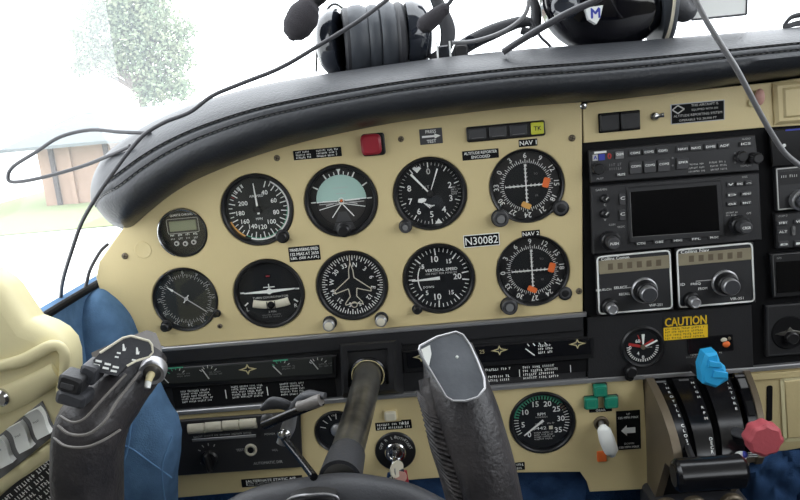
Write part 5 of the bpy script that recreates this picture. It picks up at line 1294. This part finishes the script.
# footwell behind the panel: blue quilted firewall lining
b = MB(); b.add([(-560, -190, -30), (700, -190, -30), (700, -700, -30), (-560, -700, -30)], [(3, 2, 1, 0)], 'quilt'); b.add([(-560, -190, -32), (700, -190, -32), (700, -700, -32), (-560, -700, -32)], [(0, 1, 2, 3)], 'quilt')
o = b.build('wall_front', None); struct(o)
t = thing('quilted_pad', 'navy quilted pad bulging below the right panel beside the pedestal', 'pad', tuple(P(780, 490, 20)))
rows = []
for k in range(17):
    f = k / 16; row = []
    for j in range(25):
        g_ = j / 24; x = 742 + 110 * g_; y = 458 - 8 * math.sin(min(1, g_ * 2) * PI / 2) + f * 90
        U, V = (g_ * 3.2), (f * 2.8); d1 = abs(((U + V) % 1) - .5) * 2; d2 = abs(((U - V) % 1) - .5) * 2
        puff = 9 * (1 - max(d1, d2) ** 3); row.append(P(x, y, 20 + puff - (12 * (1 - min(1, f * 6))) - (10 * (1 - min(1, g_ * 8)))))
    rows.append(row)
b = MB(); b.loft(rows, 'navy'); ab(b, 'cloth', t, angle=60)
t = thing('quilted_pad', 'navy quilted pad seen under the engine speed gauge', 'pad', tuple(P(500, 490, -16)))
rows = []
for k in range(13):
    f = k / 12; row = []
    for j in range(37):
        g_ = j / 36; x = 380 + 206 * g_; y = 470 + f * 50; U, V = g_ * 5, f * 1.6; d1 = abs(((U + V) % 1) - .5) * 2; d2 = abs(((U - V) % 1) - .5) * 2
        row.append(P(x, y, -22 + 8 * (1 - max(d1, d2) ** 3)))
    rows.append(row)
b = MB(); b.loft(rows, 'navy'); ab(b, 'cloth', t, angle=60)

# ================================================================== cabin shell (mm, panel frame)
def slab(name, a, c_, m):
    b = MB(); x0, y0, z0 = a; x1, y1, z1 = c_
    b.add([(x0, y0, z0), (x1, y0, z0), (x1, y1, z0), (x0, y1, z0), (x0, y0, z1), (x1, y0, z1), (x1, y1, z1), (x0, y1, z1)], [(0, 3, 2, 1), (4, 5, 6, 7), (0, 1, 5, 4), (1, 2, 6, 5), (2, 3, 7, 6), (3, 0, 4, 7)], m)
    o = b.build(name, None, recalc=True); struct(o); return o
XL, XR = sx - 60, 700
slab('floor', (XL, -720, -320), (XR, -700, 2200), 'cockpit_floor')
slab('ceiling', (XL, 560, 150), (XR, 580, 2200), 'headliner')
slab('wall_right', (XR, -720, -320), (XR + 20, 20, 2200), 'headliner')
slab('wall_back', (XL, -720, 2200), (XR, 580, 2220), 'headliner')
slab('wall_left_sill', (XL - 20, -720, 240), (XL, 60, 2200), 'headliner')
slab('wall_left_light_stop', (XL - 20, 60, 720), (XL, 560, 2200), 'headliner')  # unseen wall added to cut side-window light from behind the camera
# windshield
b = MB(); g1 = [[(XL - 10 + (XR - XL + 20) * j / 16, -20 + 600 * i / 8, -330 + 480 * (i / 8) ** 1.0 - 60 * math.sin(PI * j / 16)) for j in range(17)] for i in range(9)]
b.loft(g1, 'windshield'); o = b.build('window_1', None, angle=80); struct(o)
b = MB(); b.loft([[(XL - 10, y, z) for z in (-330, 2200)] for y in (-20, 560)], 'glass_hazed'); o = b.build('window_2', None); struct(o)

# ================================================================== outside
def wmesh(name, quads, m, kind=None):
    b = MB()
    for q in quads: b.add([(x * 1000, z * 1000, -y * 1000) for x, y, z in q], [tuple(range(len(q)))], m)
    o = b.build(name, None, recalc=True)
    if kind: o['kind'] = kind
    return o
GZ = -2.6
wmesh('ground', [[(-300, -50, GZ), (300, -50, GZ), (300, 400, GZ), (-300, 400, GZ)]], 'tarmac', 'structure')
def far(px, py, Y):
    d = right * ((px - 400) / FPX) + fwd + up * ((250 - py) / FPX); return CW + d * ((Y - CW.y) / d.y)
YB = 24.
A, Bq = far(38, 160, YB), far(215, 110, YB); g0 = far(60, 205, YB)
top = far(60, 144, YB).z; base = g0.z
x0, x1 = A.x, far(190, 130, YB).x
t = bpy.data.objects.new('hangar', None); COL.objects.link(t); t.location = ((x0 + x1) / 2, YB, base)
t['label'] = 'low pinkish building with a pale roof seen outside past the left window'; t['category'] = 'building'; ORIGIN['hangar'] = Vector((t.location.x * 1000, t.location.z * 1000, -t.location.y * 1000))
def hb(name, a, c_, m):
    b = MB(); (xa, ya, za), (xb, yb, zb) = a, c_
    b.add([(x * 1000, z * 1000, -y * 1000) for x, y, z in ((xa, ya, za), (xb, ya, za), (xb, yb, za), (xa, yb, za), (xa, ya, zb), (xb, ya, zb), (xb, yb, zb), (xa, yb, zb))], [(0, 3, 2, 1), (4, 5, 6, 7), (0, 1, 5, 4), (1, 2, 6, 5), (2, 3, 7, 6), (3, 0, 4, 7)], m)
    ab(b, name, t, recalc=True)
hb('wall', (x0, YB, base), (x1 + 3, YB + 5, top), 'hangar_wall')
for px in (53, 108, 70): xx = far(px, 160, YB).x; hb('post', (xx - .07, YB - .12, base), (xx + .07, YB, top), 'hangar_post' if px != 70 else 'hangar_wall')
rz = far(130, 108, YB + 3).z
b = MB(); R3 = [(x0 - .8, YB - .8, top), (x1 + 4, YB - .8, top), (x1 + 4, YB + 3, rz), (x0 + .3, YB + 3, rz), (x1 + 4, YB + 7, top), (x0 - .8, YB + 7, top), (x0 - .8, YB - .8, top - .1), (x1 + 4, YB - .8, top - .1), (x1 + 4, YB + 7, top - .1), (x0 - .8, YB + 7, top - .1)]
b.add([(x * 1000, z * 1000, -y * 1000) for x, y, z in R3], [(0, 1, 2, 3), (3, 2, 4, 5), (0, 6, 7, 1), (0, 3, 5, 9, 6), (1, 7, 8, 4, 2), (5, 4, 8, 9), (6, 9, 8, 7)], 'hangar_roof'); ab(b, 'roof', t, recalc=True)
gb = wmesh('lawn', [[(x0 - 3, YB - 6, GZ + .02), (x1 + 9, YB - 6, GZ + .02), (x1 + 9, YB + 12, GZ + .02), (x0 - 3, YB + 12, GZ + .02)]], 'grass'); gb['kind'] = 'stuff'; gb['label'] = 'pale grass strip in front of the low building outside'; gb['category'] = 'grass'
# tree
YT = 40.; tb = far(140, 150, YT); tb.z = base
t = bpy.data.objects.new('tree', None); COL.objects.link(t); t.location = tb; t['label'] = 'pale leafy tree rising behind the low building outside'; t['category'] = 'tree'
random.seed(11)
b = MB(); k_ = YT * 1.0
cl = [(96, 16, 1.3), (88, 40, 1.1), (84, 62, .9), (112, 10, 1.5), (140, 8, 1.8), (158, 20, 1.6), (122, 30, 1.5), (140, 42, 1.7), (168, 45, 1.5), (182, 58, 1.0), (104, 50, 1.0), (92, 58, .7), (80, 66, .7), (76, 36, .6), (120, 60, 1.2), (145, 70, 1.3), (165, 80, 1.4), (180, 88, 1.0), (150, 92, 1.2), (135, -10, 1.6), (155, -20, 1.4), (110, 70, .7), (185, 30, .8)]
vs, fs = [], []
for px, py, r in cl:
    c = far(px, py, YT)
    for _ in range(int(330 * r * r)):
        d = Vector((random.gauss(0, 1), random.gauss(0, 1), random.gauss(0, 1))).normalized() * r * .85 * random.random() ** .5
        d.z *= .9; p = c + d; n1 = Vector((random.gauss(0, 1), random.gauss(0, 1), random.gauss(0, 1))).normalized(); n2 = n1.orthogonal().normalized(); s = random.uniform(.07, .17)
        i = len(vs); vs += [p - n1 * s, p + n2 * s * .6, p + n1 * s, p - n2 * s * .6]; fs.append((i, i + 1, i + 2, i + 3))
me = bpy.data.meshes.new('crown'); me.from_pydata([tuple(v - tb) for v in vs], [], fs); me.materials.append(MATS['leaf'])
o = bpy.data.objects.new('crown', me); COL.objects.link(o); o.parent = t
b = MB(); lim = []
def limb(a, c_, r0, r1):
    b.sweep([((x - tb.x) * 1000, (z - tb.z) * 1000, -(y - tb.y) * 1000) for x, y, z in (a, a.lerp(c_, .5) + Vector((.15, 0, .1)), c_)], [r0 * 1000, r1 * 1000], [r0 * 1000, r1 * 1000], 'bark', n=8)
root = tb.copy(); fork = far(142, 95, YT); limb(root, fork, .3, .2)
for px, py, r in cl: limb(fork, far(px, py, YT), .1, .03)
b.build('trunk', t)

# ================================================================== light: bright overcast sky through the glazing
wd = bpy.data.worlds.new('sky'); S.world = wd; wd.use_nodes = True; nt = wd.node_tree
bg = nt.nodes['Background']; tc = nt.nodes.new('ShaderNodeTexCoord'); sep = nt.nodes.new('ShaderNodeSeparateXYZ'); mr = nt.nodes.new('ShaderNodeMapRange')
rp_ = nt.nodes.new('ShaderNodeValToRGB'); rp_.color_ramp.elements[0].color = (.62, .64, .66, 1); rp_.color_ramp.elements[0].position = .44; rp_.color_ramp.elements[1].color = (.92, .96, 1, 1); rp_.color_ramp.elements[1].position = .52
nt.links.new(tc.outputs['Generated'], sep.inputs[0]); nt.links.new(sep.outputs['Z'], mr.inputs['Value']); mr.inputs['From Min'].default_value = -1; mr.inputs['From Max'].default_value = 1
nt.links.new(mr.outputs[0], rp_.inputs[0]); nt.links.new(rp_.outputs[0], bg.inputs['Color']); bg.inputs['Strength'].default_value = 4.4
S.view_settings.view_transform = 'Standard'; S.view_settings.look = 'None'; S.view_settings.gamma = 1; S.view_settings.exposure = 0; S.view_settings.use_curve_mapping = False

# sub-parts: pieces that sit on a part of their thing
def nest(root, child, part):
    p = [o for o in root.children if o.name.split('.')[0] == part][0]
    for o in [o for o in root.children if o.name.split('.')[0] == child]: o.parent = p
yk = bpy.data.objects['control_yoke']
for c_, p_ in (('top_plate', 'right_grip'), ('white_corner_patch', 'right_grip'), ('rivet', 'right_grip'), ('lacing_cord', 'right_grip'), ('laced_leather_edge', 'right_grip'), ('left_grip_end', 'left_grip'), ('white_markings', 'left_grip'),
               ('switch_face', 'left_grip'), ('worn_seam', 'left_grip'), ('push_to_talk_switch', 'left_grip'), ('trim_switch', 'left_grip'), ('switch_block', 'left_grip'), ('toggle_lever', 'toggle_collar'),
               ('badge_ring', 'hub'), ('badge', 'hub'), ('shaft_collar', 'shaft')): nest(yk, c_, p_)
nest(bpy.data.objects['glareshield'], 'stitching', 'padding'); nest(bpy.data.objects['turn_coordinator'], 'slip_ball', 'slip_tube')
nest(bpy.data.objects['gps_navigator'], 'screen', 'screen_bezel'); nest(bpy.data.objects['gps_navigator'], 'screen_edge', 'screen_bezel')
